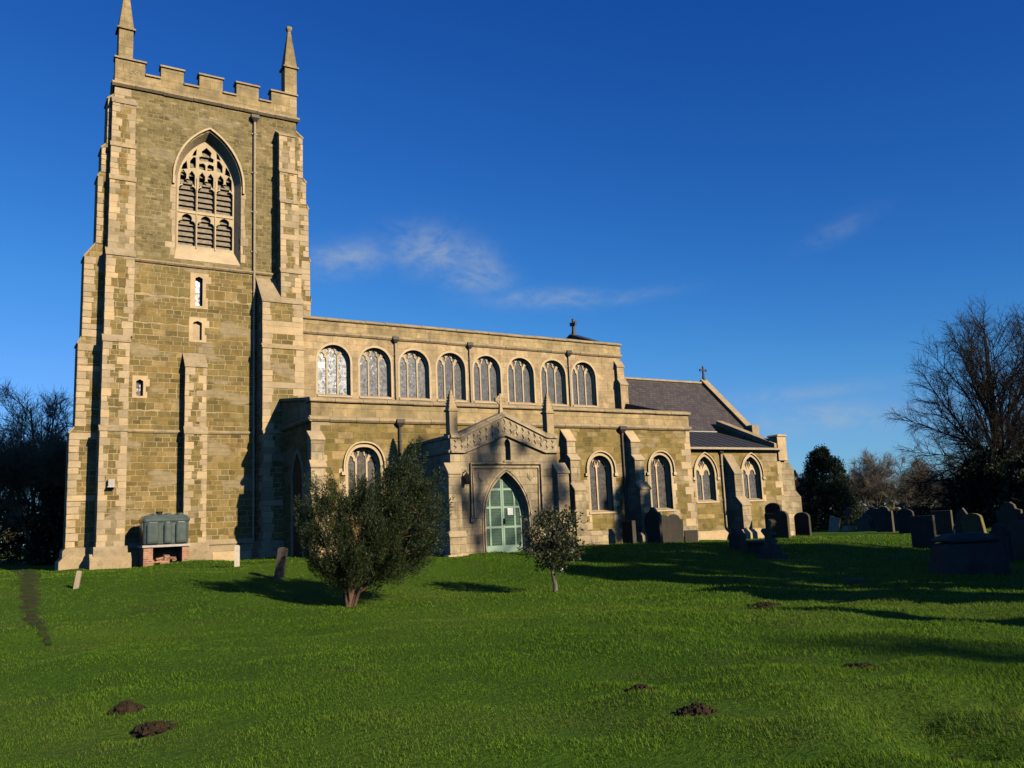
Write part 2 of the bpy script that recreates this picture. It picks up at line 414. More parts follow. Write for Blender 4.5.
def glass_mat(name, base, pale, amount):
    """leaded quarries behind a wire guard: small panes, each with its own tone and tilt"""
    mt, k, b = new_mat(name)
    ob = k.n('ShaderNodeTexCoord').outputs['Object']; s = k.n('ShaderNodeSeparateXYZ', {0: ob})
    a = k.math('ADD', s.outputs[0], k.math('MULTIPLY', s.outputs[2], .72)); c = k.math('SUBTRACT', s.outputs[0], k.math('MULTIPLY', s.outputs[2], .72))
    S = 1/.10
    fa = k.math('FRACT', k.math('MULTIPLY', a, S)); fc = k.math('FRACT', k.math('MULTIPLY', c, S))
    cell = k.n('ShaderNodeCombineXYZ', {0: k.math('FLOOR', k.math('MULTIPLY', a, S)), 1: k.math('FLOOR', k.math('MULTIPLY', c, S)), 2: 0.0}).outputs[0]
    wn = k.n('ShaderNodeTexWhiteNoise', {'Vector': cell}, noise_dimensions='3D')
    lead = k.math('MAXIMUM', k.math('LESS_THAN', fa, .13), k.math('LESS_THAN', fc, .13))
    bar = k.math('LESS_THAN', k.math('FRACT', k.math('DIVIDE', s.outputs[2], .52)), .045)
    lead = k.math('MAXIMUM', lead, bar)
    ra = k.n('ShaderNodeObjectInfo').outputs['Random']
    big = k.noise(k.n('ShaderNodeVectorMath', {0: ob, 1: (0, 0, 0)}).outputs[0], 2.6, 4.0, .7)
    f = k.math('MULTIPLY', k.smooth(k.math('ADD', k.math('MULTIPLY', big, .7), k.math('MULTIPLY', wn.outputs['Value'], .3)), .36, .66), amount)
    col = k.mix(f, base, pale)
    col = k.mix(k.math('MULTIPLY', lead, .6), col, (.05,.047,.045))
    put(k, b, Base_Color=col, Roughness=k.math('ADD', .22, k.math('MULTIPLY', lead, .4)), Specular_IOR_Level=.5)
    nv = k.n('ShaderNodeVectorMath', {0: wn.outputs['Color'], 1: (.5,.5,.5)}, operation='SUBTRACT').outputs[0]
    nv = k.n('ShaderNodeVectorMath', {0: nv, 'Scale': .10}, operation='SCALE').outputs[0]
    nn = k.n('ShaderNodeVectorMath', {0: k.n('ShaderNodeNewGeometry').outputs['Normal'], 1: nv}, operation='ADD').outputs[0]
    k.t.links.new(k.n('ShaderNodeVectorMath', {0: nn}, operation='NORMALIZE').outputs[0], b.inputs['Normal'])
    return mt
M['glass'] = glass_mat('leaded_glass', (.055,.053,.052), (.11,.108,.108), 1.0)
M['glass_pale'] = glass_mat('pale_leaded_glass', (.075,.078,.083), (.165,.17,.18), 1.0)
M['glass_glare'] = glass_mat('glare_leaded_glass', (.13,.14,.15), (.42,.44,.47), 1.0)  # paler copy of the leaded glass, reflected sun put into the colour
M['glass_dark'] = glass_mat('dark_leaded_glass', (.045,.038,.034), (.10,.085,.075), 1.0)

def tank_mat():
    mt, k, b = new_mat('green_plastic')
    ob = k.n('ShaderNodeTexCoord').outputs['Object']
    n = k.noise(ob, 4.0, 4.0)
    put(k, b, Base_Color=k.ramp(n, [(.3, (.045,.062,.055)), (.7, (.08,.105,.095))]), Roughness=.2, Specular_IOR_Level=.7)
    return mt
M['tank'] = tank_mat()

# ground -------------------------------------------------------------
def turf_colour(k, P):
    """colour of the turf over the ground: lush, yellowed and trodden areas"""
    s = k.n('ShaderNodeSeparateXYZ', {0: P})
    big = k.noise(P, .16, 3.0, .55); mid = k.noise(P, .7, 4.0, .6)
    return big, mid, s
def ground_mat():
    mt, k, b = new_mat('turf_soil')
    P = k.n('ShaderNodeNewGeometry').outputs['Position']
    big, mid, s = turf_colour(k, P)
    fine = k.noise(P, 14.0, 5.0, .7)
    col = k.ramp(big, [(.3, (.036,.084,.005)), (.5, (.054,.115,.007)), (.7, (.080,.140,.012))])
    col = k.mix(k.smooth(mid, .56, .74, 0, .5), col, (.075,.082,.024))
    col = k.mix(1.0, col, k.ramp(fine, [(.2, (.45,.45,.4)), (.8, (1.35,1.35,1.3))]), 'MULTIPLY')
    put(k, b, Base_Color=col, Roughness=.95, Specular_IOR_Level=.1)
    bump(k, b, k.math('ADD', fine, mid), .06)
    return mt
M['turf'] = ground_mat()
def soil_mat(name, c0, c1, grass=False):
    mt, k, b = new_mat(name)
    P = k.n('ShaderNodeTexCoord').outputs['Object']
    n = k.noise(P, 7.0, 6.0, .75); n2 = k.noise(P, 45.0, 3.0, .7)
    col = k.mix(1.0, k.ramp(n, [(.3, c0), (.7, c1)]), k.ramp(n2, [(.2, (.6,.6,.6)), (.8, (1.3,1.3,1.3))]), 'MULTIPLY')
    put(k, b, Base_Color=col, Roughness=.98, Specular_IOR_Level=.1)
    if grass:
        P2 = k.n('ShaderNodeNewGeometry').outputs['Position']; gn = k.noise(P2, 3.2, 5.0, .7)
        col = k.mix(k.smooth(gn, .42, .58), col, (.036,.070,.006)); put(k, b, Base_Color=col)
    bump(k, b, k.math('ADD', n, k.math('MULTIPLY', n2, .4)), .04)
    return mt
M['soil'] = soil_mat('bare_earth', (.020,.014,.008), (.052,.036,.021))
M['pathsoil'] = soil_mat('trodden_earth', (.036,.032,.014), (.062,.052,.024), True)

def leaf_mat(name, stops, transl=.25, rough=.55, vary=1.2, spec=.3):
    mt, k, b = new_mat(name)
    g = k.n('ShaderNodeNewGeometry'); P = g.outputs['Position']
    big = k.noise(P, vary, 3.0, .55)
    f = k.math('ADD', k.math('MULTIPLY', g.outputs['Random Per Island'], .55), k.math('MULTIPLY', big, .45))
    col = k.ramp(f, stops)
    put(k, b, Base_Color=col, Roughness=rough, Specular_IOR_Level=spec)
    if transl:
        tr = k.n('ShaderNodeBsdfTranslucent', {'Color': col})
        ms = k.n('ShaderNodeMixShader', {0: transl, 1: b.outputs[0], 2: tr.outputs[0]})
        out = [n for n in k.t.nodes if n.bl_idname == 'ShaderNodeOutputMaterial'][0]
        k.t.links.new(ms.outputs[0], out.inputs[0])
    return mt
def grass_mat():
    mt, k, b = new_mat('grass_blade')
    g = k.n('ShaderNodeNewGeometry'); P = g.outputs['Position']
    big, mid, s = turf_colour(k, P)
    ri = g.outputs['Random Per Island']
    f = k.math('ADD', k.math('MULTIPLY', big, .6), k.math('MULTIPLY', ri, .4))
    col = k.ramp(f, [(.22, (.054,.126,.006)), (.42, (.085,.176,.009)), (.58, (.120,.212,.014)), (.75, (.165,.235,.030))])
    dry = k.math('MULTIPLY', k.smooth(k.math('ADD', k.math('MULTIPLY', mid, .6), k.math('MULTIPLY', big, .4)), .46, .62), k.smooth(ri, .30, .8))
    col = k.mix(k.math('MULTIPLY', dry, .8), col, (.125,.125,.032))
    put(k, b, Base_Color=col, Roughness=.7, Specular_IOR_Level=.08)
    tr = k.n('ShaderNodeBsdfTranslucent', {'Color': col})
    ms = k.n('ShaderNodeMixShader', {0: .3, 1: b.outputs[0], 2: tr.outputs[0]})
    out = [n for n in k.t.nodes if n.bl_idname == 'ShaderNodeOutputMaterial'][0]
    k.t.links.new(ms.outputs[0], out.inputs[0])
    return mt
M['grass'] = grass_mat()
M['yew'] = leaf_mat('yew_needles', [(.2, (.010,.020,.006)), (.5, (.020,.034,.009)), (.75, (.038,.052,.013)), (.95, (.056,.070,.020))], .15)
M['holly'] = leaf_mat('small_tree_leaves', [(.2, (.016,.026,.009)), (.55, (.034,.046,.015)), (.85, (.075,.066,.030))], .2, .4, 3.0, .5)
M['evergreen'] = leaf_mat('dark_evergreen_leaves', [(.2, (.012,.022,.010)), (.6, (.022,.036,.014)), (.9, (.04,.05,.02))], .1, .5, .6)
M['scrub'] = leaf_mat('scrub_leaves', [(.2, (.022,.024,.010)), (.6, (.05,.045,.02)), (.9, (.09,.075,.035))], .2, .7, .5)
def bark_mat(name, c0, c1, scale=6.0):
    mt, k, b = new_mat(name)
    ob = k.n('ShaderNodeTexCoord').outputs['Object']
    n = k.noise(k.n('ShaderNodeMapping', {'Vector': ob, 'Scale': (1, 1, .3)}).outputs[0], scale, 5.0, .7)
    put(k, b, Base_Color=k.ramp(n, [(.3, c0), (.7, c1)]), Roughness=.9, Specular_IOR_Level=.15)
    bump(k, b, n, .03)
    return mt
M['bark'] = bark_mat('grey_bark', (.014,.012,.010), (.034,.028,.022))
M['yewbark'] = bark_mat('yew_bark', (.055,.032,.02), (.14,.085,.058), 9.0)
M['hazel'] = bark_mat('hazel_twig', (.15,.10,.055), (.30,.21,.12))
M['birch'] = bark_mat('pale_bark', (.07,.055,.04), (.15,.125,.095))
M['twig'] = bark_mat('brown_twig', (.072,.064,.048), (.15,.132,.10))
M['grave'] = plain_stone('grave_sandstone', (.12,.105,.075), grime=((.10,.105,.06), .6), var=.3)
M['gravepale'] = plain_stone('pale_gravestone', (.40,.36,.28), grime=((.20,.19,.12), .6), var=.3)
M['gravemoss'] = plain_stone('mossy_gravestone', (.20,.165,.08), grime=((.12,.13,.04), .7), var=.3)
M['gravedark'] = plain_stone('dark_slate_gravestone', (.075,.070,.060), grime=((.06,.065,.045), .5), var=.25)
# ------------------------------------------------------------------ ground, path
def axis_pts(lo, hi, step, far):
    c = list(np.arange(lo, hi+1e-6, step)); a = []; d = step; p = hi
    while p < far: d *= 1.28; p += d; a.append(p)
    b = []; d = step; p = lo
    while p > -far: d *= 1.28; p -= d; b.append(p)
    return np.array(b[::-1]+c+a)
def lawn_bumps(x, y):
    """the lumps and hollows of old turf"""
    z = np.zeros_like(x)
    g = np.random.RandomState(5)
    for _ in range(26):
        kx, ky = g.normal(0, 1.1, 2); z += .010*np.sin(kx*x+ky*y+g.uniform(0, 6.28))
    for _ in range(18):
        kx, ky = g.normal(0, 3.2, 2); z += .0035*np.sin(kx*x+ky*y+g.uniform(0, 6.28))
    rough = np.clip((x-.55*y+1.0)/3.0, 0, 1)*np.clip(1.6-np.hypot(x, y)/14, 0, 1)
    for _ in range(14):
        kx, ky = g.normal(0, 2.6, 2); z += .012*rough*np.sin(kx*x+ky*y+g.uniform(0, 6.28))
    return z
HOLLOWS = [(8.37, 6.66, .42, .17), (5.85, 4.0, .40, .17), (6.9, 5.2, .35, .10), (9.4, 5.6, .5, .12), (7.9, 6.0, .3, .1), (6.4, 4.6, .3, .10), (11.2, 8.6, .4, .08), (1.38, 8.55, .22, .07), (12.6, 11.2, .5, .06), (4.3, 5.0, .3, .06), (7.4, 4.6, .35, .08)]
def turf_z(x, y):
    x = np.asarray(x, float); y = np.asarray(y, float)
    z = ground_z(x, y)+lawn_bumps(x, y)*np.clip(1.3-np.hypot(x, y)/120, 0, 1)
    for hx, hy, r, d in HOLLOWS: z = z-d*np.exp(-((x-hx)**2+(y-hy)**2)/r**2)
    return z
xs = axis_pts(-14, 50, .34, 4500); ys = axis_pts(-4, 52, .34, 4500)
X, Y = np.meshgrid(xs, ys); Z = turf_z(X, Y)
nx, ny = len(xs), len(ys)
vv = np.stack([X.ravel(), Y.ravel(), Z.ravel()], 1)
ii = (np.arange(ny-1)[:, None]*nx+np.arange(nx-1)[None, :]).ravel()
ff = np.stack([ii, ii+1, ii+1+nx, ii+nx], 1)
def np_mesh(name, verts, faces_flat, sizes, mat, smooth=False):
    me = bpy.data.meshes.new(name)
    me.vertices.add(len(verts)); me.vertices.foreach_set('co', np.ascontiguousarray(verts, np.float32).ravel())
    me.loops.add(len(faces_flat)); me.loops.foreach_set('vertex_index', np.ascontiguousarray(faces_flat, np.int32))
    st = np.concatenate([[0], np.cumsum(sizes)[:-1]]).astype(np.int32)
    me.polygons.add(len(sizes)); me.polygons.foreach_set('loop_start', st)
    me.materials.append(mat); me.update(calc_edges=True); me.validate()
    if smooth: me.polygons.foreach_set('use_smooth', np.ones(len(sizes), bool))
    return me
def link(name, me, parent=None):
    o = bpy.data.objects.new(name, me); COL.objects.link(o)
    if parent: o.parent = parent
    return o
g = link('ground', np_mesh('ground', vv, ff.ravel(), np.full(len(ff), 4), M['turf'], True)); tag(g, kind='structure')

# trodden path along the left, a ragged strip laid on the turf
PATH = [(1.95, 44.0), (1.9, 36.0), (1.75, 31.5), (1.45, 26.5), (1.30, 23.3), (1.24, 21.0), (1.22, 19.2), (1.25, 18.0), (1.26, 16.8)]
PATH_W = [.5, .45, .36, .29, .25, .21, .17, .12, .05]
def path_dist(x, y):
    """signed: <0 inside the path"""
    py = np.array([p[1] for p in PATH])[::-1]; px = np.array([p[0] for p in PATH])[::-1]; pw = np.array(PATH_W)[::-1]
    cx = np.interp(y, py, px); w_ = np.interp(y, py, pw, left=-1)
    return np.abs(x-cx)-w_
mb = MB(); rows = []
yy = 16.9
r5 = random.Random(5)
while yy < 44:
    cx = np.interp(yy, [p[1] for p in PATH[::-1]], [p[0] for p in PATH[::-1]]); ww = np.interp(yy, [p[1] for p in PATH[::-1]], PATH_W[::-1])
    a = cx-ww*(1+r5.uniform(-.5, .3)); b = cx+ww*(1+r5.uniform(-.5, .3))
    rows.append([(a+(b-a)*t, yy, float(turf_z(a+(b-a)*t, yy))+(.02 if 0 < t < 1 else -.01)) for t in (0, .25, .5, .75, 1)])
    yy += .18
for i in range(len(rows)-1):
    for j in range(4): mb.add([rows[i][j], rows[i][j+1], rows[i+1][j+1], rows[i+1][j]], [(0, 1, 2, 3)])
p = mb.build('path', M['pathsoil'], recalc=False, smooth=True); tag(p, kind='structure')

# ------------------------------------------------------------------ church
BASE = (19.0, 34.0, .55)
church = empty('church', BASE, 'old stone parish church with tall battlemented tower, lower nave and gabled south porch', 'church')
def part(name, mb, mats, parent=church, label=None, bevel=0.0, smooth=False, **kw):
    o = mb.build(name, mats, parent, BASE, smooth=smooth, bevel=bevel, **kw)
    if label: o['label'] = label
    return o
q = random.Random(3)

def stone_box(mb, x0, x1, y0, y1, z0, z1, m):
    """a dressed stone with slightly worn, uneven corners"""
    j = lambda a: q.uniform(-a, a)
    P = [(x+j(.009), y+(j(.004) if y < (y0+y1)/2 else 0), z+j(.007)) for x, y, z in ((x0,y0,z0),(x1,y0,z0),(x1,y1,z0),(x0,y1,z0),(x0,y0,z1),(x1,y0,z1),(x1,y1,z1),(x0,y1,z1))]
    mb.add(P, [(0,3,2,1),(4,5,6,7),(0,1,5,4),(1,2,6,5),(2,3,7,6),(3,0,4,7)], m)
def quoins_front(mb, xl, xr, yf, z0, z1, m=1, both=True, proud=.006, full=.05, hmin=.19, hmax=.33, wmin=.18, wmax=.44, lo=True, hi=True):
    """alternating long and short dressed stones up both edges of a south face"""
    w_ = xr-xl; z = z0+.01; flip = q.random() < .5
    while z < z1-.08:
        h = min(q.uniform(hmin, hmax), z1-z-.008)
        if z1-(z+h) < .12: h = z1-z-.008
        flip = not flip
        if q.random() < full:
            stone_box(mb, xl-.004, xr+.004, yf-proud, yf+.05, z+.006, z+h-.006, m)
        else:
            a = q.uniform(wmin, wmax)*w_*(1.25 if flip else .8); b = q.uniform(wmin, wmax)*w_*(.8 if flip else 1.25)
            a = min(a, w_*.62, q.uniform(.30, .46)); b = min(b, q.uniform(.30, .46)); b = min(b, w_-a-.03)
            if lo: stone_box(mb, xl-.004, xl+a, yf-proud, yf+.05, z+.006, z+h-.006, m)
            if hi and b > .05: stone_box(mb, xr-b, xr+.004, yf-proud*.7, yf+.05, z+.006, z+h-.006, m)
        z += h
def quoins_side(mb, x, sgn, y0, y1, z0, z1, m=1, proud=.005):
    """the same stones seen on the return face at x"""
    z = z0+.01; flip = False
    while z < z1-.08:
        h = min(q.uniform(.24, .4), z1-z-.008)
        flip = not flip; L = (y1-y0)*(.55 if flip else .32)
        mb.box(min(x, x+sgn*proud), max(x, x+sgn*proud), y0, y0+L, z+.006, z+h-.006, m)
        z += h
def edge_quoins(mb, x, sgn, yf, z0, z1, wmin, wmax, m=1, proud=.006, hmin=.24, hmax=.40):
    """dressed stones at one edge x of a wall face; sgn +1 means they run towards +X"""
    z = z0+.01; flip = q.random() < .5
    while z < z1-.08:
        h = min(q.uniform(hmin, hmax), z1-z-.008); flip = not flip
        L = q.uniform(wmin, wmax)*(1.25 if flip else .7)
        stone_box(mb, min(x, x+sgn*L), max(x, x+sgn*L), yf-proud, yf+.05, z+.006, z+h-.006, m)
        z += h

def south_buttress(name, stages, yb, quoin=True, mats=None, plinth=None, side=True, cap_drip=True):
    """stages from the ground up: (z0, z1, front y, left x, right x, rise of the sloped top)"""
    mb = MB()
    for i, (z0, z1, yf, xl, xr, rise) in enumerate(stages):
        nyf = stages[i+1][2] if i+1 < len(stages) else yb
        mb.prism([(yb, z0), (yf, z0), (yf, z1), (nyf, z1+rise), (yb, z1+rise)], xl, xr, 'X', 0)
        if quoin:
            quoins_front(mb, xl, xr, yf, z0, z1, 1)
            if side: quoins_side(mb, xl, -1, yf, yb-.05, z0, z1, 1)
        # sloped dressed cap and drip mould
        dy = nyf-yf
        if rise > 0:
            mb.prism([(yf-.045, z1-.05), (yf-.045, z1+.02), (nyf-.02, z1+rise+.035), (nyf-.02, z1+rise-.08), (yf+.02, z1-.05)], xl-.035, xr+.035, 'X', 2)
    if plinth:
        for z0, z1, e in plinth:
            yf, xl, xr = stages[0][2], stages[0][3], stages[0][4]
            n = 3; ww = (xr-xl+2*e)/n
            mb.prism([(yb, z0), (yf-e, z0), (yf-e, z1), (yf+.0, z1+e*1.1), (yb, z1+e*1.1)], xl-e, xr+e, 'X', 2)
    return part(name, mb, mats or [M['green'], M['cream'], M['trim']], bevel=.012)

# ---- tower
TX0, TX1, TY0, TY1 = 4.27, 11.64, 36.0, 43.4
BC, BHO, BHI = 7.95, 1.31, 1.14
out_o = arch(BC-BHO, BC+BHO, 12.78, 16.2, 18.42, 14)
inn_o = arch(BC-BHI, BC+BHI, 13.48, 16.25, 18.20, 14)
slits = [(7.46, 7.74, 10.90, 12.04), (7.40, 7.73, 9.50, 10.20), (5.33, 5.58, 7.15, 7.72)]
mb = MB()
lower = [(TX0, .2), (TX1, .2), (TX1, 12.52), (TX0, 12.52)]
mb.plate(lower, [[(a, c), (b, c), (b, d), ((a+b)/2, d+.07), (a, d)] for a, b, c, d in slits], TY0, TY0+.5, 'Y', 0)
mb.plate([(TX0, 12.52), (TX1, 12.52), (TX1, 19.72), (TX0, 19.72)], [out_o], TY0+.03, TY0+.58, 'Y', 1)
for xx, s_ in ((TX0, 1), (TX1, -1)):
    mb.box(min(xx, xx+s_*.5), max(xx, xx+s_*.5), TY0+.5, TY1, .2, 12.52, 0)
    mb.box(min(xx, xx+s_*.5), max(xx, xx+s_*.5), TY0+.58, TY1, 12.52, 19.72, 1)
mb.box(TX0+.5, TX1-.5, TY1-.5, TY1, .2, 19.72, 1)
mb.box(TX0+.5, TX1-.5, TY0+.6, TY1-.5, 19.3, 19.5, 3)
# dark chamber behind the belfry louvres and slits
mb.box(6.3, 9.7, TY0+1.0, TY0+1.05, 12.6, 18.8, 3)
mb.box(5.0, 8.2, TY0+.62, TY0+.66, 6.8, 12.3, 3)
# corner stones below the parapet, jamb stones of the belfry opening
edge_quoins(mb, TX0, 1, TY0+.03, 18.95, 19.65, .35, .8, 2)
edge_quoins(mb, BC-BHO+.0, -1, TY0+.03, 12.9, 16.3, .10, .34, 2)
edge_quoins(mb, BC+BHO-.0, 1, TY0+.03, 12.9, 16.3, .10, .30, 2)
mb.skew_west(); part('tower_wall', mb, [M['green'], M['greenfine'], M['cream'], M['void']])
# plinth and strings
mb = MB()
mb.prism([(TY0, .2), (TY0-.22, .2), (TY0-.22, 1.02), (TY0-.12, 1.12), (TY0, 1.12)], TX0+.65, TX1-1.8, 'X', 0)
mb.prism([(TY0, 1.12), (TY0-.10, 1.12), (TY0-.10, 1.36), (TY0-.15, 1.40), (TY0-.15, 1.46), (TY0, 1.6)], TX0+.65, TX1-1.8, 'X', 0)
part('plinth', mb, M['cream'], bevel=.01)
def string(name, segs, z, proj, h, mat='trim'):
    mb = MB()
    for x0, x1, yf in segs: mb.run([(yf, z-h), (yf-proj*.45, z-h), (yf-proj, z-h*.35), (yf-proj, z), (yf, z+h*.5)], x0, x1, 0)
    return part(name, mb, M[mat], bevel=.006)
string('string_course', [(5.06, 7.02, TY0)], 5.82, .09, .10)
string('string_course', [(7.92, 9.86, TY0)], 5.82, .09, .10)
string('string_course', [(5.1, 10.68, TY0+.0)], 12.56, .11, .10)
mb = MB()
mb.run([(TY0+.03, 19.62), (TY0-.05, 19.62), (TY0-.15, 19.70), (TY0-.15, 19.78), (TY0+.03, 19.84)], TX0-.12, TX1+.12, 0)
mb.prism([(TX0, 19.62), (TX0-.05, 19.62), (TX0-.15, 19.70), (TX0-.15, 19.78), (TX0, 19.84)], TY0+.03, TY1+.1, 'Y', 0)
mb.prism([(TX1, 19.62), (TX1+.05, 19.62), (TX1+.15, 19.70), (TX1+.15, 19.78), (TX1, 19.84)], TY0+.03, TY1+.1, 'Y', 0)
mb.skew_west(); part('parapet_string', mb, M['trim'], bevel=.006)
# battlements
mb = MB()
prof = [(TX0-.02, 19.8), (TX1+.02, 19.8), (TX1+.02, 20.86), (10.53, 20.86), (10.53, 20.30), (9.98, 20.30), (9.98, 20.88), (9.03, 20.88), (9.03, 20.28), (8.46, 20.28), (8.46, 20.88),
        (7.50, 20.88), (7.50, 20.28), (6.87, 20.28), (6.87, 20.86), (5.98, 20.86), (5.98, 20.32), (5.38, 20.32), (5.38, 20.84), (TX0-.02, 20.84)]
mb.plate(prof, [], TY0-.04, TY0+.34, 'Y', 0)
for xa, xb in ((TX0-.02, TX0+.34), (TX1-.34, TX1+.02)):
    pr = [(TY0+.34, 19.8), (TY1, 19.8), (TY1, 20.86)]
    yv = TY1-1.1
    while yv > TY0+1.3: pr += [(yv, 20.86), (yv, 20.3), (yv-.6, 20.3), (yv-.6, 20.86)]; yv -= 1.56
    pr += [(TY0+.34, 20.86)]
    mb.plate(pr, [], xa, xb, 'X', 0)
pr = [(x, z) for x, z in prof]
mb.plate(pr, [], TY1-.34, TY1+.02, 'Y', 0)
# moulded copings following merlons and crenels
pts = [p for p in prof[2:]]
for a, b in zip(pts[:-1], pts[1:]):
    if abs(a[1]-b[1]) < .05:
        x0, x1 = min(a[0], b[0]), max(a[0], b[0]); z = (a[1]+b[1])/2
        top = z > 20.6; e = .045 if top else -.002
        mb.prism([(TY0-.115, z-.045), (TY0-.115, z+.03), (TY0+.15, z+.13), (TY0+.40, z+.03), (TY0+.40, z-.045)], x0-e, x1+e, 'X', 1)
    else:
        z0, z1 = min(a[1], b[1]), max(a[1], b[1]); x = a[0]; s_ = 1 if b[1] < a[1] else -1   # going leftwards
        mb.box(x-.055 if s_ < 0 else x-.0, x+.0 if s_ < 0 else x+.055, TY0-.095, TY0+.02, z0+.02, z1-.03, 1) if False else None
mb.skew_west(); part('parapet', mb, [M['parapet'], M['trim']], bevel=.012)
# date cut in the corner merlon
fc = bpy.data.curves.new('date', 'FONT'); fc.body = '1591'; fc.size = .40; fc.extrude = .012; fc.align_x = 'CENTER'
fo = bpy.data.objects.new('carved_date', fc); COL.objects.link(fo); fo.parent = church
bpy.context.view_layer.update()
dm = bpy.data.meshes.new_from_object(fo.evaluated_get(bpy.context.evaluated_depsgraph_get())); bpy.data.objects.remove(fo)
fo = bpy.data.objects.new('carved_date', dm); COL.objects.link(fo); fo.parent = church; dm.materials.clear(); dm.materials.append(M['trim'])
fo.location = (4.98-BASE[0], TY0-.045-BASE[1], 20.12-BASE[2]); fo.rotation_euler = (R(90), 0, 0)
# pinnacles
def pinnacle(cx, cy, z0, zs, zt, hw, finial=True, name='pinnacle', mat='parapet', crockets=False):
    mb = MB()
    mb.box(cx-hw, cx+hw, cy-hw, cy+hw, z0, zs-.10)
    c = hw*1.28
    mb.prism([(cx-c, cy-c), (cx+c, cy-c), (cx+c, cy+c), (cx-c, cy+c)], zs-.10, zs-.02, 'Z')
    def ring(s, z): return [(cx-s, cy-s, z), (cx+s, cy-s, z), (cx+s, cy+s, z), (cx-s, cy+s, z)]
    mb.loft([ring(hw*1.05, zs-.02), ring(hw*.24, zt)])
    if crockets:
        for k in range(1, 6):
            t = k/6.5; s = hw*(1.05+(.24-1.05)*t); z = zs+(zt-zs)*t
            for sx in (-1, 1):
                for sy in (-1, 1): mb.box(cx+sx*s-.022, cx+sx*s+.022, cy+sy*s-.022, cy+sy*s+.022, z-.02, z+.035)
    o = part(name, mb, M[mat], bevel=.01)
    if finial:
        mb = MB(); f = hw*.42
        mb.loft([ring(hw*.24, zt), ring(f, zt+.10), ring(f*1.05, zt+.20), ring(f*.45, zt+.27)])
        f_ = part('finial', mb, M[mat], parent=o, bevel=.01)
    return o
pinnacle(4.63, TY0+.24, 20.86, 22.22, 24.1, .27)
pinnacle(11.40, TY0+.24, 20.88, 22.22, 24.0, .27)
pinnacle(5.30, TY1-.3, 20.86, 22.0, 23.2, .25)
pinnacle(11.38, TY1-.3, 20.86, 21.9, 22.9, .25)
# tower buttresses: south-west corner (south arm, west arm), mid wall, south-east corner
PL = [(.3, 1.02, .22), (1.13, 1.40, .10)]
south_buttress('buttress', [(.3, 5.72, 35.05, 4.00, 4.93, .16), (5.88, 9.1, 35.25, 4.04, 4.96, .22), (9.32, 12.5, 35.42, 4.08, 5.08, .26), (12.76, 15.6, 35.62, 4.15, 5.07, .15), (15.75, 17.0, 35.69, 4.16, 5.05, .14), (17.14, 18.85, 35.76, 4.18, 5.03, .28)], TY0+.02, plinth=PL)
def side_buttress(name, stages, xb, y0, y1, sgn, plinth=None):
    """arm that projects along X; its south face at y0 is what the churchyard sees. stages: (z0, z1, outer x, rise)"""
    mb = MB()
    for i, (z0, z1, xo, rise) in enumerate(stages):
        nx_ = stages[i+1][2] if i+1 < len(stages) else xb
        mb.prism([(xb, z0), (xo, z0), (xo, z1), (nx_, z1+rise), (xb, z1+rise)], y0, y1, 'Y', 0)
        quoins_front(mb, min(xo, xb), max(xo, xb), y0, z0, z1, 1, lo=sgn < 0, hi=sgn > 0, full=.1, wmin=.3, wmax=.55)
        a = [(xo+sgn*.04, z1-.05), (xo+sgn*.04, z1+.02), (nx_+sgn*.02, z1+rise+.035), (nx_+sgn*.02, z1+rise-.07), (xo-sgn*.02, z1-.05)]
        mb.prism(a, y0-.03, y1+.03, 'Y', 2)
    for z0, z1, e in (plinth or []):
        xo = stages[0][2]
        mb.prism([(xb, z0), (xo+sgn*e, z0), (xo+sgn*e, z1), (xo, z1+e*1.1), (xb, z1+e*1.1)], y0-e, y1+e, 'Y', 2)
    return part(name, mb, [M['green'], M['cream'], M['trim']], bevel=.012)
side_buttress('buttress', [(.3, 5.72, 3.10, .20), (5.92, 9.1, 3.28, .24), (9.34, 12.5, 3.40, .55), (13.05, 15.8, 3.78, .16), (15.96, 17.0, 3.88, .16), (17.16, 19.1, 4.05, .2)], TX0+.02, 36.10, 37.05, -1, PL)
side_buttress('buttress', [(.3, 11.6, 12.32, .2), (11.8, 13.4, 12.30, .15), (13.55, 15.8, 12.24, .15), (15.95, 17.0, 12.14, .15), (17.15, 19.05, 12.0, .3)], TX1-.02, 36.22, 37.1, 1)
south_buttress('buttress', [(.3, 5.70, 35.42, 7.03, 7.86, .22), (5.92, 8.35, 35.55, 7.04, 7.84, .55)], TY0+.01, plinth=PL)
south_buttress('buttress', [(.3, 5.70, 34.85, 9.90, 11.58, .12), (5.82, 9.2, 35.0, 9.90, 11.60, .12), (9.32, 11.15, 35.1, 9.92, 11.60, 1.15)], TY0+.02, plinth=[(.3, .95, .2), (1.05, 1.35, .1)])
south_buttress('buttress', [(11.2, 12.5, 35.22, 10.72, 11.58, .14), (12.64, 15.6, 35.34, 10.74, 11.52, .13), (15.73, 17.0, 35.44, 10.74, 11.48, .12), (17.12, 18.7, 35.52, 10.74, 11.42, .3)], TY0+.04)

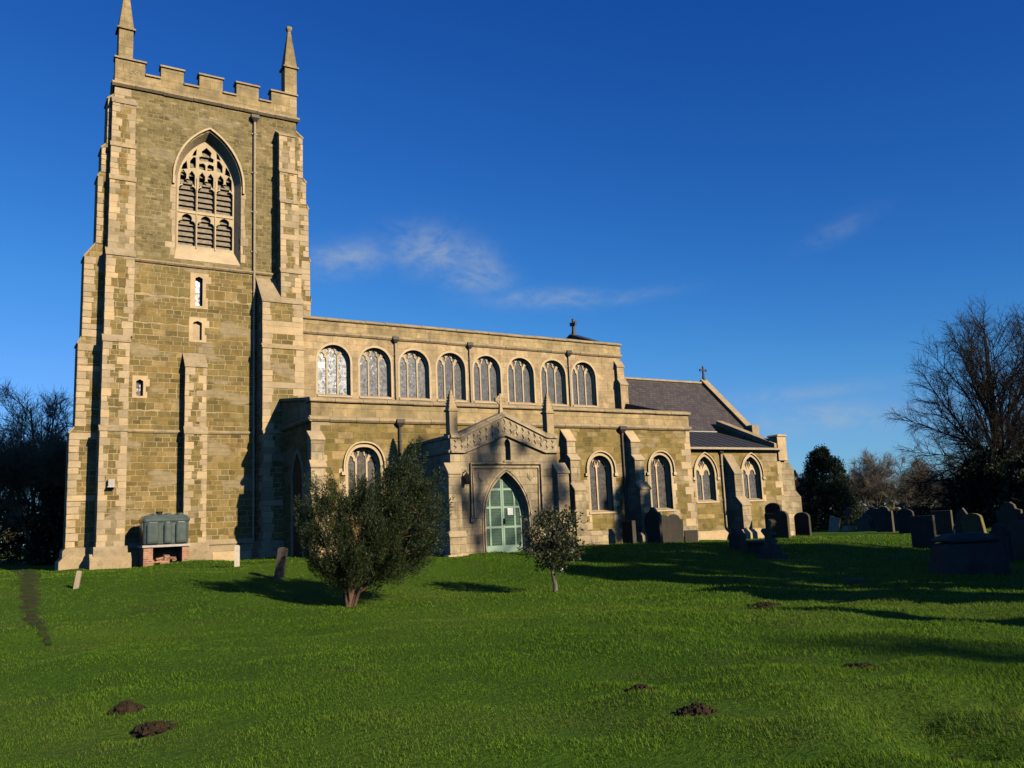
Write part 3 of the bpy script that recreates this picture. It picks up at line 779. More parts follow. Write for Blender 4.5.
def halfwidth(out, cx, z):
    """half width of an arched outline at height z"""
    pts = sorted([(pz, px-cx) for px, pz in out if px >= cx-1e-6])
    return float(np.interp(z, [p[0] for p in pts], [p[1] for p in pts]))
def clip_hole(poly, out, cx, mg):
    res = []; zmax = max(p[1] for p in out)
    for x, z in poly:
        z = min(z, zmax-mg*1.3); hw = halfwidth(out, cx, z+mg*.6)-mg
        res.append((cx+max(-hw, min(hw, x-cx)), z))
    r2 = [res[0]]
    for p in res[1:]:
        if math.hypot(p[0]-r2[-1][0], p[1]-r2[-1][1]) > .012: r2.append(p)
    if math.hypot(r2[0][0]-r2[-1][0], r2[0][1]-r2[-1][1]) < .012: r2.pop()
    area = .5*abs(sum(a[0]*b[1]-b[0]*a[1] for a, b in zip(r2, r2[1:]+r2[:1])))
    return r2 if len(r2) > 2 and area > .004 else None
def foil_light(x0, x1, z0, zs, za):
    w_ = x1-x0; h = za-zs; c = (x0+x1)/2
    r = [(x1, zs), (x1-.01*w_, zs+.2*h), (x1-.10*w_, zs+.36*h), (x1-.24*w_, zs+.40*h), (x1-.20*w_, zs+.58*h), (x1-.24*w_, zs+.78*h), (x1-.36*w_, zs+.93*h), (c, za)]
    return [(x0, z0), (x1, z0)]+r+[(2*c-x, z) for x, z in reversed(r[:-1])]
def diamond(cx, cz, a, b): return [(cx, cz-b), (cx+a, cz), (cx, cz+b), (cx-a, cz)]

# belfry window
mb = MB()
yA, yB = TY0+.032, TY0+.56
n = len(out_o)
mb.add([(x, yA, z) for x, z in out_o]+[(x, yB, z) for x, z in inn_o], [(i, (i+1) % n, n+(i+1) % n, n+i) for i in range(n)], 0)
grow_o = arch(BC-BHI-.06, BC+BHI+.06, 13.42, 16.25, 18.27, 14)
holes = []
lw = .675; x0 = BC-BHI+.05; lx = [(x0+i*(lw+.08), x0+i*(lw+.08)+lw) for i in range(3)]
for a, b in lx:
    holes += [foil_light(a, b, 13.55, 14.42, 14.90), foil_light(a, b, 15.06, 15.90, 16.42)]
for a, b in lx:
    c = (a+b)/2
    for s_ in (-1, 1): holes.append([(c+s_*.05, 16.44), (c+s_*.29, 16.12), (c+s_*.29, 16.62), (c+s_*.17, 16.80), (c+s_*.05, 16.62)])
holes += [[(BC-.30, 16.95), (BC-.04, 16.90), (BC-.04, 17.12), (BC-.12, 17.20), (BC-.30, 17.15)], [(BC+.30, 16.95), (BC+.04, 16.90), (BC+.04, 17.12), (BC+.12, 17.20), (BC+.30, 17.15)],
          [(BC-.27, 17.30), (BC+.27, 17.30), (BC+.30, 17.45), (BC+.16, 17.52), (BC+.20, 17.72), (BC, 17.92), (BC-.20, 17.72), (BC-.16, 17.52), (BC-.30, 17.45)]]
for s_ in (-1, 1):
    holes += [[(BC+s_*.43, 16.95), (BC+s_*.66, 16.92), (BC+s_*.66, 17.22), (BC+s_*.52, 17.42), (BC+s_*.43, 17.40)], [(BC+s_*.76, 16.86), (BC+s_*1.0, 16.80), (BC+s_*.98, 17.0), (BC+s_*.80, 17.2)],
              [(BC+s_*.42, 17.5), (BC+s_*.58, 17.46), (BC+s_*.50, 17.66), (BC+s_*.40, 17.78)]]
hh = [h for h in (clip_hole(p_, inn_o, BC, .05) for p_ in holes) if h]
mb.plate(grow_o, hh, yB-.03, yB+.10, 'Y', 0)
# glazing bars give the tracery a raised inner order
for a, b in lx[:2]: mb.box(b+.02, b+.06, yB-.075, yB-.03, 13.44, 16.5, 0)
mb.box(BC-BHI+.03, BC+BHI-.03, yB-.07, yB-.03, 14.92, 14.99, 0)
# hood mould
ho = arch_top(BC-BHO-.05, BC+BHO+.05, 15.9, 16.2, 18.50, 14)
mb.sweep(list(reversed(ho)), (0, .085, TY0+.02, TY0-.08), 0)
belfry = part('belfry_window', mb, M['dressed'], bevel=.008)
mb = MB()
for a, b in lx:
    for z0, z1 in ((13.5, 14.9), (15.05, 16.45)):
        z = z0+.02
        while z < z1:
            mb.prism([(yB+.11, z), (yB+.13, z-.01), (yB+.25, z+.20), (yB+.23, z+.21)], a-.02, b+.02, 'X'); z += .235
for cx_, zz in ((BC, 17.0), (BC, 17.3), (BC-.55, 17.0), (BC+.55, 17.0), (BC-.3, 16.6), (BC+.3, 16.6), (BC-.85, 16.6), (BC+.85, 16.6), (BC, 17.55)):
    mb.prism([(yB+.11, zz), (yB+.13, zz), (yB+.25, zz+.22), (yB+.23, zz+.22)], cx_-.27, cx_+.27, 'X')
part('louvres', mb, M['louvre'], parent=belfry)
# slit windows
for i, (a, b, c, d) in enumerate(slits):
    mb = MB(); e = (.20, .17, .14)[i]
    holes = [[(a, c), (b, c), (b, d), ((a+b)/2, d+.07), (a, d)]]
    mb.plate([(a-e, c-e*.6), (b+e*1.1, c-e*.6), (b+e*1.1, c+(d-c)*.3), (b+e*.7, c+(d-c)*.3), (b+e*.7, d-.2), (b+e*1.7, d-.2), (b+e*1.7, d+.1), (b+e*1.2, d+.1), (b+e*1.2, d+.22), (a-e, d+.22)], holes, TY0-.012, TY0+.42, 'Y', 0)
    s = part('slit_window', mb, M['cream'], bevel=.006)
    mb = MB(); mb.box(a-.02, b+.02, TY0+(.24, .16, .22)[i], TY0+(.26, .18, .24)[i], c-.02, d+.06)
    part('pane' if i != 1 else 'blocking_stone', mb, (M['glass_glare'], M['cream'], M['glass_dark'])[i], parent=s)

def downpipe(x, yf, z1, z0, dark=False, r=.05, hop=.17, bend=None):
    mb = MB(); m_ = M['pipedark'] if dark else M['pipepaint']
    y = yf-r-.03
    pts = [(x, y, z1), (x, y, z0)] if not bend else [(x, y, z1), (x, y, bend[0]), (x+bend[1], y, bend[0]-.25), (x+bend[1], y, z0)]
    mb.tube(pts, r, 8)
    z = z1-.6
    while z > z0+.4: mb.tube([(x+(bend[1] if bend and z < bend[0]-.25 else 0), y, z), (x+(bend[1] if bend and z < bend[0]-.25 else 0), y, z+.07)], r*1.3, 8); mb.box(x-.11, x+.11, yf-.025, yf+.01, z+.01, z+.06); z -= 1.75
    o = part('drainpipe', mb, m_, smooth=False)
    mb = MB()
    mb.loft([[(x-r, y-r, z1-.05), (x+r, y-r, z1-.05), (x+r, yf+.01, z1-.05), (x-r, yf+.01, z1-.05)], [(x-hop, y-hop*.8, z1+.12), (x+hop, y-hop*.8, z1+.12), (x+hop, yf+.01, z1+.12), (x-hop, yf+.01, z1+.12)],
             [(x-hop, y-hop*.8, z1+.26), (x+hop, y-hop*.8, z1+.26), (x+hop, yf+.01, z1+.26), (x-hop, yf+.01, z1+.26)]])
    part('hopper_head', mb, M['iron'], parent=o, bevel=.008)
downpipe(9.80, TY0, 19.25, .8)

# ---- nave clerestory
CY = 36.1
CW = [(13.31, 9.72), (15.23, 9.72), (17.13, 9.74), (19.02, 9.74), (20.95, 9.72), (22.86, 9.74), (24.78, 9.74), (26.66, 9.75)]
CH, CS = .735, 7.52
outs = [arch(c-CH, c+CH, CS, 8.95, a, 10, 'round') for c, a in CW]
mb = MB()
mb.plate([(TX1+.02, 6.6), (29.1, 6.6), (29.1, 10.86), (TX1+.02, 10.86)], outs, CY, CY+.55, 'Y', 0)
mb.box(28.55, 29.1, CY+.55, 43.0, 6.2, 10.86, 0)
mb.box(TX1+.02, 29.1, 42.9, 43.4, .3, 10.86, 0)
part('clerestory_wall', mb, M['ashlar'])
mb = MB()
mb.run([(CY, 10.12), (CY-.05, 10.12), (CY-.12, 10.20), (CY-.12, 10.27), (CY, 10.34)], TX1+.1, 29.14, 0)
mb.run([(CY-.10, 10.76), (CY-.13, 10.80), (CY-.13, 10.86), (CY+.2, 10.97), (CY+.6, 10.88), (CY+.6, 10.76)], TX1+.1, 29.16, 0)
mb.box(TX1+.1, 29.12, CY-.03, CY-.001, 10.30, 10.78, 1)
part('parapet', mb, [M['trim'], M['parapet']], bevel=.008)

def traceried(name, c, half, out, sill, spring, apex, yf, depth, gm, lights=3, hood=None, sillext=.1, hoodkind='pointed', cusp=True, label=None, ring=True, tops=None):
    """stone surround, mullions and cusped heads; the glass is a sub-part"""
    mb = MB(); yt = yf+depth
    holes = []
    mul = .075; edge = .045
    lw_ = (2*half-2*edge-(lights-1)*mul)/lights
    tops = tops or {3: (.60, .86, .60), 2: (.62, .62), 1: (.9,)}[lights]
    H_ = apex-spring
    for i in range(lights):
        a = c-half+edge+i*(lw_+mul); b = a+lw_
        za = spring+H_*tops[i]; zs = za-min(.38, lw_*.85)
        holes.append(foil_light(a, b, sill+.05, zs, za))
    if lights == 3:
        for s_ in (-1, 1):
            x = c+s_*(lw_/2+mul/2); z = spring+H_*.62
            holes.append([(x-.0, z-.12), (x+.10, z+.08), (x+.02, z+.22), (x-.08, z+.10)] if s_ > 0 else [(x, z-.12), (x+.08, z+.10), (x-.02, z+.22), (x-.10, z+.08)])
            x2 = c+s_*(half*.66); holes.append([(x2-.05, z+.06), (x2+.05, z+.03), (x2+.03, z+.14), (x2-.04, z+.17)])
    if lights == 2:
        z = spring+H_*.62
        holes += [diamond(c, z+.08, .14, .26), [(c-.20, z-.06), (c-.06, z-.30), (c-.12, z+.06)], [(c+.20, z-.06), (c+.12, z+.06), (c+.06, z-.30)],
                  [(c-.30, z-.05), (c-.22, z-.02), (c-.16, z+.2), (c-.22, z+.15)], [(c+.30, z-.05), (c+.22, z+.15), (c+.16, z+.2), (c+.22, z-.02)]]
    hh = [h for h in (clip_hole(p_, out, c, .03) for p_ in holes) if h]
    big = [(c+(x-c)*1.04, z+(.03 if z > sill+.1 else -.03)) for x, z in out]
    mb.plate(big, hh, yt, yt+.12, 'Y', 0)
    # chamfered inner order
    inner = [(c+(x-c)*.955, z-(.035 if z > sill+.1 else -.05)) for x, z in out]; k_ = len(out)
    mb.add([(x, yf+depth*.45, z) for x, z in out]+[(x, yt-.002, z) for x, z in inner], [(i, (i+1) % k_, k_+(i+1) % k_, k_+i) for i in range(k_)], 0)
    # face ring of dressed stone
    if ring: mb.sweep(list(reversed(out[1:]+[out[0]])), (0, .10, yf+.04, yf-.012), 0)
    mb.prism([(yf+depth+.02, sill-.01), (yf+depth+.02, sill+.07), (yf-.05, sill-.03), (yf-.05, sill-.10), (yf+.02, sill-.12)], c-half-sillext, c+half+sillext, 'X', 0)
    if hood:
        pth = arch_top(c-half-.14, c+half+.14, spring-.12, spring-.02, apex+.15, 12, hoodkind)[1:-1]
        pth = [p_ for p_ in arch(c-half-.14, c+half+.14, spring-.16, spring-.02, apex+.15, 12, hoodkind)[1:]]+[(c-half-.14, spring-.16)]
        mb.sweep(list(reversed(pth)), (0, .06, yf+.02, yf-hood), 0)
        for s_ in (-1, 1): mb.box(c+s_*(half+.19)-.09, c+s_*(half+.19)+.09, yf-hood-.01, yf+.02, spring-.28, spring-.15, 0)
    w_ = part(name, mb, M['dressed'], bevel=.006, label=label)
    mb = MB(); mb.plate([(c+(x-c)*1.01, z) for x, z in out], [], yt+.05, yt+.07, 'Y', 0)
    part('glass', mb, gm, parent=w_)
    return w_
gms = [M['glass_glare'], M['glass_pale'], M['glass_pale'], M['glass'], M['glass'], M['glass'], M['glass'], M['glass']]
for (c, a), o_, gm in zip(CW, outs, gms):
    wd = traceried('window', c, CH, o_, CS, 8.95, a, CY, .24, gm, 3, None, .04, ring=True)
    if gm is gms[0]: wd['label'] = 'clerestory window with blotchy reflected sun painted into its glass'
mb = MB(); mb.box(12.62, 12.98, CY+.284, CY+.288, 8.72, 8.98); part('white_pane', mb, M['paper'])  # flat white sheet over the upper left of the first window
for x in (16.18, 20.0, 25.72): downpipe(x, CY, 10.02, 7.45, r=.045, hop=.15)
south_buttress('buttress', [(7.3, 8.65, CY-.42, 28.66, 29.16, .30), (8.95, 9.62, CY-.2, 28.68, 29.14, .3)], CY+.01, quoin=False, mats=[M['ashlar'], M['cream'], M['trim']])
mb = MB()
mb.prism([(36.5, 10.55), (39.75, 11.35), (43.0, 10.55)], TX1+.02, 28.5, 'X', 0)
part('nave_roof', mb, M['lead'])
mb = MB()
mb.prism([(37.0, 10.90), (39.75, 12.02), (42.5, 10.90), (42.5, 10.6), (37.0, 10.6)], 28.62, 29.02, 'X', 0)
mb.prism([(36.7, 10.84), (39.75, 12.03), (39.75, 12.14), (36.7, 10.95)], 28.54, 29.1, 'X', 1)
mb.prism([(42.8, 10.84), (39.75, 12.03), (39.75, 12.14), (42.8, 10.95)], 28.54, 29.1, 'X', 1)
part('nave_gable', mb, [M['lead'], M['lead']])  # dark lead colour stands in for shade on the west face
def stone_cross(name, cx, cy, z, h, arm, t, mat, along='X', ringed=False):
    """gable cross whose arms run along X (or Y)"""
    mb = MB()
    mb.loft([[(cx-t*1.3, cy-t*1.3, z-.12), (cx+t*1.3, cy-t*1.3, z-.12), (cx+t*1.3, cy+t*1.3, z-.12), (cx-t*1.3, cy+t*1.3, z-.12)],
             [(cx-t*.75, cy-t*.75, z+h*.3), (cx+t*.75, cy-t*.75, z+h*.3), (cx+t*.75, cy+t*.75, z+h*.3), (cx-t*.75, cy+t*.75, z+h*.3)],
             [(cx-t*.6, cy-t*.6, z+h), (cx+t*.6, cy-t*.6, z+h), (cx+t*.6, cy+t*.6, z+h), (cx-t*.6, cy+t*.6, z+h)]])
    zc = z+h*.70
    if along == 'X': mb.box(cx-arm, cx+arm, cy-t*.55, cy+t*.55, zc-t*.6, zc+t*.6)
    else: mb.box(cx-t*.55, cx+t*.55, cy-arm, cy+arm, zc-t*.6, zc+t*.6)
    for s_ in (-1, 1):
        if along == 'X': mb.box(cx+s_*arm-.04, cx+s_*arm+.04, cy-t*.7, cy+t*.7, zc-t, zc+t)
        else: mb.box(cx-t*.7, cx+t*.7, cy+s_*arm-.04, cy+s_*arm+.04, zc-t, zc+t)
    if ringed:
        pts = [(cx+arm*.72*math.cos(a), zc+arm*.72*math.sin(a)) for a in np.linspace(0, 2*math.pi, 17)]
        mb.sweep(pts, (-.04, .04, cy-t*.4, cy+t*.4))
    return part(name, mb, M[mat], bevel=.008)
stone_cross('gable_cross', 28.82, 39.75, 12.10, .95, .22, .10, 'iron', 'Y')

# ---- south aisle
AY, AX0, AX1 = 31.4, 10.67, 29.2
def arr(o, xs_): return o
W0 = arch(12.07, 13.37, 2.2, 4.02, 4.80, 12, 'flat')
R1 = arch(23.20, 24.42, 2.08, 3.90, 4.53, 12, 'round')
R2 = arch(26.66, 27.88, 2.08, 3.92, 4.57, 12, 'round')
mb = MB()
mb.plate([(AX0, .2), (AX1, .2), (AX1, 5.90), (AX0, 5.90)], [W0, R1, R2], AY, AY+.6, 'Y', 0)
mb.box(AX0, AX0+.6, AY+.6, 35.05, .2, 5.95, 0)
mb.box(AX1-.6, AX1, AY+.6, CY, .2, 5.95, 0)
edge_quoins(mb, AX1, -1, AY, .9, 5.75, .2, .55, 1)
edge_quoins(mb, AX0, 1, AY, .9, 5.75, .3, .7, 1)
for c0, c1, za in ((12.07, 13.37, 4.0), (23.20, 24.42, 3.85), (26.66, 27.88, 3.85)):
    edge_quoins(mb, c0-.0, -1, AY, 1.3, za, .16, .34, 1); edge_quoins(mb, c1+.0, 1, AY, 1.3, za, .16, .34, 1)
part('aisle_wall', mb, [M['aislestone'], M['cream'], M['porch']])
mb = MB()
mb.plate([(AX0-.01, 5.88), (AX1+.01, 5.88), (AX1+.01, 6.56), (AX0-.01, 6.56)], [], AY-.015, AY+.4, 'Y', 0)
mb.run([(AY, 5.72), (AY-.06, 5.72), (AY-.14, 5.80), (AY-.14, 5.88), (AY, 5.95)], AX0-.1, AX1+.08, 1)
mb.run([(AY-.11, 6.46), (AY-.14, 6.50), (AY-.14, 6.58), (AY+.15, 6.68), (AY+.48, 6.58), (AY+.48, 6.46)], AX0-.08, AX1+.08, 1)
mb.prism([(AY+.4, 5.96), (35.05, 5.96), (35.05, 7.0), (AY+.4, 6.56)], AX0, AX0+.45, 'X', 0)
mb.prism([(AY-.12, 6.50), (35.05, 6.98), (35.05, 7.1), (AY-.12, 6.62)], AX0-.09, AX0+.5, 'X', 1)
mb.prism([(AX0, 5.72), (AX0-.06, 5.72), (AX0-.13, 5.80), (AX0-.13, 5.88), (AX0, 5.95)], AY-.1, 35.0, 'Y', 1)
part('parapet', mb, [M['parapet'], M['trim']], bevel=.01)
mb = MB()
mb.add([(AX0+.3, AY+.38, 6.28), (AX1-.2, AY+.38, 6.28), (AX1-.2, CY+.02, 7.34), (AX0+.3, CY+.02, 7.34), (AX0+.3, AY+.38, 6.0), (AX1-.2, AY+.38, 6.0), (AX1-.2, CY+.02, 6.9), (AX0+.3, CY+.02, 6.9)],
       [(0, 1, 2, 3), (7, 6, 5, 4), (0, 4, 5, 1), (1, 5, 6, 2), (2, 6, 7, 3), (3, 7, 4, 0)])
part('aisle_roof', mb, M['lead'])
mb = MB()
mb.prism([(AY, .2), (AY-.14, .2), (AY-.14, 1.15), (AY, 1.32)], AX0+.3, 14.4, 'X', 0)
part('plinth', mb, M['porch'], bevel=.01); mb = MB()
mb.prism([(AY, .2), (AY-.14, .2), (AY-.14, 1.10), (AY, 1.26)], 19.4, AX1, 'X', 0)
part('plinth', mb, M['porch'], bevel=.01)
# blocked west doorway in the return wall of the aisle
mb = MB()
o_ = arch(32.3, 33.5, .7, 3.6, 4.7, 10)
mb.sweep(list(reversed(o_[1:]+[o_[0]])), (0, .16, AX0+.02, AX0-.07), 0, 'X')
d_ = part('blind_arch', mb, M['trim'], bevel=.006)
mb = MB(); mb.plate(o_, [], AX0-.012, AX0+.05, 'X', 0); part('blocking', mb, M['void'], parent=d_)
traceried('window', 12.72, .65, W0, 2.2, 4.02, 4.80, AY, .3, M['glass_dark'], 3, .09, .12, 'flat', label='wide three-light aisle window behind the yew')
traceried('window', 23.81, .61, R1, 2.08, 3.90, 4.53, AY, .3, M['glass_dark'], 2, .10, .14, 'round')
traceried('window', 27.27, .61, R2, 2.08, 3.92, 4.57, AY, .3, M['glass_dark'], 2, .10, .14, 'round')
AB = dict(quoin=False, mats=[M['porch'], M['cream'], M['cream']])
south_buttress('buttress', [(.2, 3.0, 30.50, 21.72, 22.28, .28), (3.28, 4.32, 30.76, 21.76, 22.24, .20), (4.52, 5.15, 30.98, 21.78, 22.22, .48)], AY+.01, plinth=[(.2, .95, .12)], **AB)
south_buttress('buttress', [(.2, 3.0, 30.52, 25.24, 25.84, .28), (3.28, 4.32, 30.78, 25.27, 25.80, .20), (4.52, 5.15, 31.0, 25.29, 25.77, .48)], AY+.01, plinth=[(.2, .95, .12)], **AB)
south_buttress('buttress', [(.2, 2.9, 30.72, 10.45, 11.02, .25), (3.15, 4.05, 30.86, 10.47, 11.02, .2), (4.25, 5.05, 31.0, 10.52, 11.02, .3)], AY+.01, plinth=[(.2, 1.2, .14)], **AB)
downpipe(14.18, AY, 5.62, 1.0, dark=True)
downpipe(25.08, AY, 5.58, .75, dark=True, hop=.2)

# ---- south porch
PY, PX0, PX1 = 28.0, 14.6, 19.2
PC = 16.88
door_o = arch(15.95, 17.78, .35, 1.95, 3.58, 14)
door_i = arch(16.05, 17.68, .35, 1.95, 3.47, 14)
mb = MB()
front = [(PX0, .2), (PX1, .2), (PX1, 4.86), (18.75, 4.86), (PC, 5.62), (14.98, 4.82), (PX0, 4.82)]
niche = arch(16.86, 17.12, 4.02, 4.62, 4.82, 5)
mb.plate(front, [door_o, niche], PY, PY+.5, 'Y', 0)
mb.box(16.8, 17.2, PY+.26, PY+.3, 3.95, 4.9, 0)
mb.box(PX0, PX0+.5, PY+.5, AY+.02, .2, 4.80, 0)
mb.box(PX1-.5, PX1, PY+.5, AY+.02, .2, 4.80, 0)
part('porch_wall', mb, M['porch'])
# frieze band with blind quatrefoils between two strings, following the gable
mb = MB()
def slope_pt(t): return None
low = [(PX0, 4.30), (15.15, 4.30), (PC, 4.95), (18.62, 4.32), (PX1, 4.32)]
topc = [(PX0, 4.84), (14.98, 4.84), (PC, 5.66), (18.75, 4.88), (PX1, 4.88)]
lowz = lambda x: float(np.interp(x, [p[0] for p in low], [p[1] for p in low])); topz = lambda x: float(np.interp(x, [p[0] for p in topc], [p[1] for p in topc]))
outl = low+list(reversed(topc)); hl = []
x = PX0+.16
while x < PX1-.1:
    cz = (lowz(x)+topz(x))/2; dz = (topz(x)-lowz(x))/2-.07; a_ = .085
    sl = (lowz(x+.05)-lowz(x-.05))/.1
    for k_ in (-1, 1):
        zc = cz+k_*dz*.5; hl.append([(x, zc-dz*.42), (x+a_*.55, zc-a_*.2+sl*.05), (x+a_, zc+sl*.1), (x+a_*.5, zc+a_*.25), (x, zc+dz*.42), (x-a_*.55, zc+a_*.2-sl*.05), (x-a_, zc-sl*.1), (x-a_*.5, zc-a_*.25)])
    x += .262
mb.plate(outl, hl, PY-.045, PY-.004, 'Y', 0)
for pth, e in ((low, .055), (topc, .07)): mb.sweep(pth, (-.03, e, PY+.0, PY-.12), 0)
mb.sweep(topc, (.07, .16, PY+.45, PY-.07), 0)
mb.prism([(PX0, 4.24), (PX0-.07, 4.30), (PX0-.07, 4.36), (PX0, 4.40)], PY-.02, AY, 'Y', 0)
mb.prism([(PX0+.4, 4.80), (PX0-.07, 4.80), (PX0-.07, 4.90), (PX0+.2, 4.98), (PX0+.5, 4.9)], PY-.02, AY, 'Y', 0)
part('gable_frieze', mb, M['porchtrim'], bevel=.006)
mb = MB()
mb.prism([(PX0+.4, 4.72), (PC, 5.52), (PX1-.4, 4.76)], PY+.5, AY+.01, 'Y', 0)
part('porch_roof', mb, M['lead'])
pinnacle(14.78, PY+.16, 4.92, 5.88, 6.55, .16, False, 'pinnacle', 'trim', True)
pinnacle(18.97, PY+.16, 4.96, 5.92, 6.62, .16, False, 'pinnacle', 'trim', True)
stone_cross('gable_cross', PC, PY+.2, 5.75, .78, .19, .075, 'trim', 'X', True)
# square label over the door, mouldings of the arch
mb = MB()
lab = [(15.40, 1.95), (15.40, 3.86), (18.36, 3.86), (18.36, 1.95)]
for e0, e1, pr in ((0, .07, .10), (-.15, -.08, .06)): mb.sweep(lab, (e0, e1, PY+.01, PY-pr), 0)
mb.box(15.30, 15.48, PY-.1, PY+.01, 1.80, 1.96, 0); mb.box(18.28, 18.46, PY-.1, PY+.01, 1.80, 1.96, 0)
n = len(door_o)
mb.add([(x, PY-.002, z) for x, z in door_o]+[(x, PY+.33, z) for x, z in door_i], [(i, (i+1) % n, n+(i+1) % n, n+i) for i in range(n)], 0)
for e0, yf_ in ((0.0, .05), (.09, .03)): mb.sweep(list(reversed(door_o[1:]+[door_o[0]])), (e0+.005, e0+.06, PY+.02, PY-yf_), 0)
for s_ in (-1, 1):   # shield in each spandrel
    cx_ = PC+s_*1.05; mb.prism([(cx_-.13, 3.55), (cx_+.13, 3.55), (cx_+.13, 3.40), (cx_, 3.25), (cx_-.13, 3.40)], PY-.03, PY+.01, 'Y', 0)
mb.prism([(16.72, 4.95), (17.26, 4.95), (17.22, 5.02), (16.99, 5.12), (16.76, 5.02)], PY-.06, PY+.01, 'Y', 0) if False else None
mb.box(16.80, 17.2, PY-.07, PY+.01, 3.93, 4.0, 0)
part('door_surround', mb, M['porchtrim'], bevel=.006)
south_buttress('buttress', [(.2, 1.36, 27.60, 14.28, 14.92, .14), (1.5, 3.55, 27.72, 14.36, 14.86, .35)], PY+.01, plinth=[(.2, .62, .08)], **AB)
south_buttress('buttress', [(.2, 1.36, 27.60, 18.95, 19.55, .14), (1.5, 3.55, 27.72, 18.98, 19.50, .35)], PY+.01, plinth=[(.2, .62, .08)], **AB)
# pale green double doors
DY = PY+.34
big = arch(16.0, 17.73, .6, 1.95, 3.53, 14)
cols = [(16.09, 16.30), (16.375, 16.80), (16.945, 17.36), (17.435, 17.65)]
rowz = [(.93, 1.55), (1.63, 2.27), (2.35, 2.93), (3.01, 3.6)]
holes = []
for a, b in cols:
    for z0, z1 in rowz:
        p_ = clip_hole([(a, z0), (b, z0), (b, (z0+z1)/2), (b, z1), ((a+b)/2, z1), (a, z1), (a, (z0+z1)/2)], door_i, 16.865, .05)
        if p_ and min(p[1] for p in p_) < 3.3: holes.append(p_)
mb = MB(); mb.plate(big, holes, DY, DY+.06, 'Y', 0)
mb.box(16.862, 16.874, DY-.004, DY+.01, .62, 3.4, 1)
door = part('door', mb, [M['green_paint'], M['void']], bevel=.005, label='pale green pointed double door with dark green panels')
mb = MB(); mb.plate([(PC-.015+(x-PC+.015)*.98, z-.02) for x, z in big], [], DY+.035, DY+.05, 'Y', 0)
z = .98
while z < 3.4:
    hw = halfwidth(door_i, 16.865, z+.05)-.06; mb.box(16.865-hw, 16.865+hw, DY+.018, DY+.034, z, z+.055, 0); z += .105
part('door_panels', mb, M['door_panel'], parent=door)
mb = MB(); mb.box(16.895, 16.935, DY-.05, DY+.01, 1.68, 1.9); mb.tube([(16.915, DY-.06, 1.72), (16.915, DY-.10, 1.76), (16.915, DY-.10, 1.85), (16.915, DY-.06, 1.88)], .014, 6); part('handle', mb, M['black'], parent=door)
mb = MB(); mb.box(17.08, 17.32, DY-.012, DY-.004, 2.02, 2.28); part('paper_notice', mb, M['paper'], parent=door)
mb = MB(); mb.box(15.8, 18.0, PY-.35, PY+.4, .3, .66); part('door_step', mb, M['trim'], bevel=.012)
# iron lantern on a bracket
mb = MB(); lx_, lz_ = 15.12, 3.30
mb.tube([(lx_, PY, lz_+.26), (lx_, PY-.12, lz_+.34), (lx_, PY-.22, lz_+.27)], .018, 6)
def sq(s, z): return [(lx_-s, PY-.22-s, z), (lx_+s, PY-.22-s, z), (lx_+s, PY-.22+s, z), (lx_-s, PY-.22+s, z)]
mb.loft([sq(.055, lz_-.16), sq(.10, lz_+.10), sq(.115, lz_+.11), sq(.03, lz_+.23), sq(.02, lz_+.28)])
part('wall_lantern', mb, M['black'])

# ---- chancel and its south chapel
HX0, HX1, HY = AX1+.02, 36.3, 32.3
C1 = arch(30.30, 31.52, 2.42, 3.72, 4.60, 12); C2 = arch(33.48, 34.72, 2.42, 3.72, 4.60, 12)
mb = MB()
mb.plate([(HX0, .1), (HX1, .1), (HX1, 5.0), (HX0, 5.0)], [C1, C2], HY, HY+.6, 'Y', 0)
mb.prism([(HY+.6, .1), (36.25, .1), (36.25, 6.7), (HY+.6, 5.2)], HX1-.5, HX1, 'X', 0)
edge_quoins(mb, HX1, -1, HY, .8, 4.9, .2, .5, 1)
for c0, c1 in ((30.30, 31.52), (33.48, 34.72)):
    edge_quoins(mb, c0, -1, HY, 2.3, 3.8, .10, .26, 1); edge_quoins(mb, c1, 1, HY, 2.3, 3.8, .10, .26, 1)
part('chapel_wall', mb, [M['aislestone'], M['cream']])
mb = MB(); mb.prism([(HY, .1), (HY-.18, .1), (HY-.18, .82), (HY, .98)], HX0, HX1, 'X', 0)
mb.box(HX0+.01, 30.05, HY-.14, HY+.01, .9, 2.35, 1)
part('plinth', mb, [M['cream'], M['porch']], bevel=.012)
traceried('window', 30.91, .61, C1, 2.42, 3.72, 4.60, HY, .26, M['glass'], 2, .08, .14, tops=(.26, .26))
traceried('window', 34.10, .62, C2, 2.42, 3.72, 4.60, HY, .26, M['glass'], 2, .08, .14, tops=(.26, .26))
south_buttress('buttress', [(.1, 2.15, 31.30, 32.22, 32.80, .42), (2.57, 3.72, 31.68, 32.24, 32.76, .98)], HY+.01, plinth=[(.1, .8, .16)], **AB)
downpipe(31.98, HY, 4.75, .75, r=.05, hop=.12, bend=(1.15, .12))
mb = MB()
mb.add([(HX0, HY-.22, 5.02), (HX1-.3, HY-.22, 5.02), (HX1-.3, 36.2, 6.32), (HX0, 36.2, 6.32), (HX0, HY-.22, 4.94), (HX1-.3, HY-.22, 4.94), (HX1-.3, 36.2, 6.1), (HX0, 36.2, 6.1)],
       [(0, 1, 2, 3), (7, 6, 5, 4), (0, 4, 5, 1), (1, 5, 6, 2), (2, 6, 7, 3), (3, 7, 4, 0)])
xx = HX0+.3
while xx < HX1-.5: mb.tube([(xx, HY-.22, 5.03), (xx, 36.2, 6.33)], .012, 5); xx += .62
part('chapel_roof', mb, M['lead'])
mb = MB(); mb.box(HX0, HX1-.1, HY-.34, HY-.22, 4.92, 5.03); part('gutter', mb, M['pipepaint'], bevel=.01)
mb = MB()
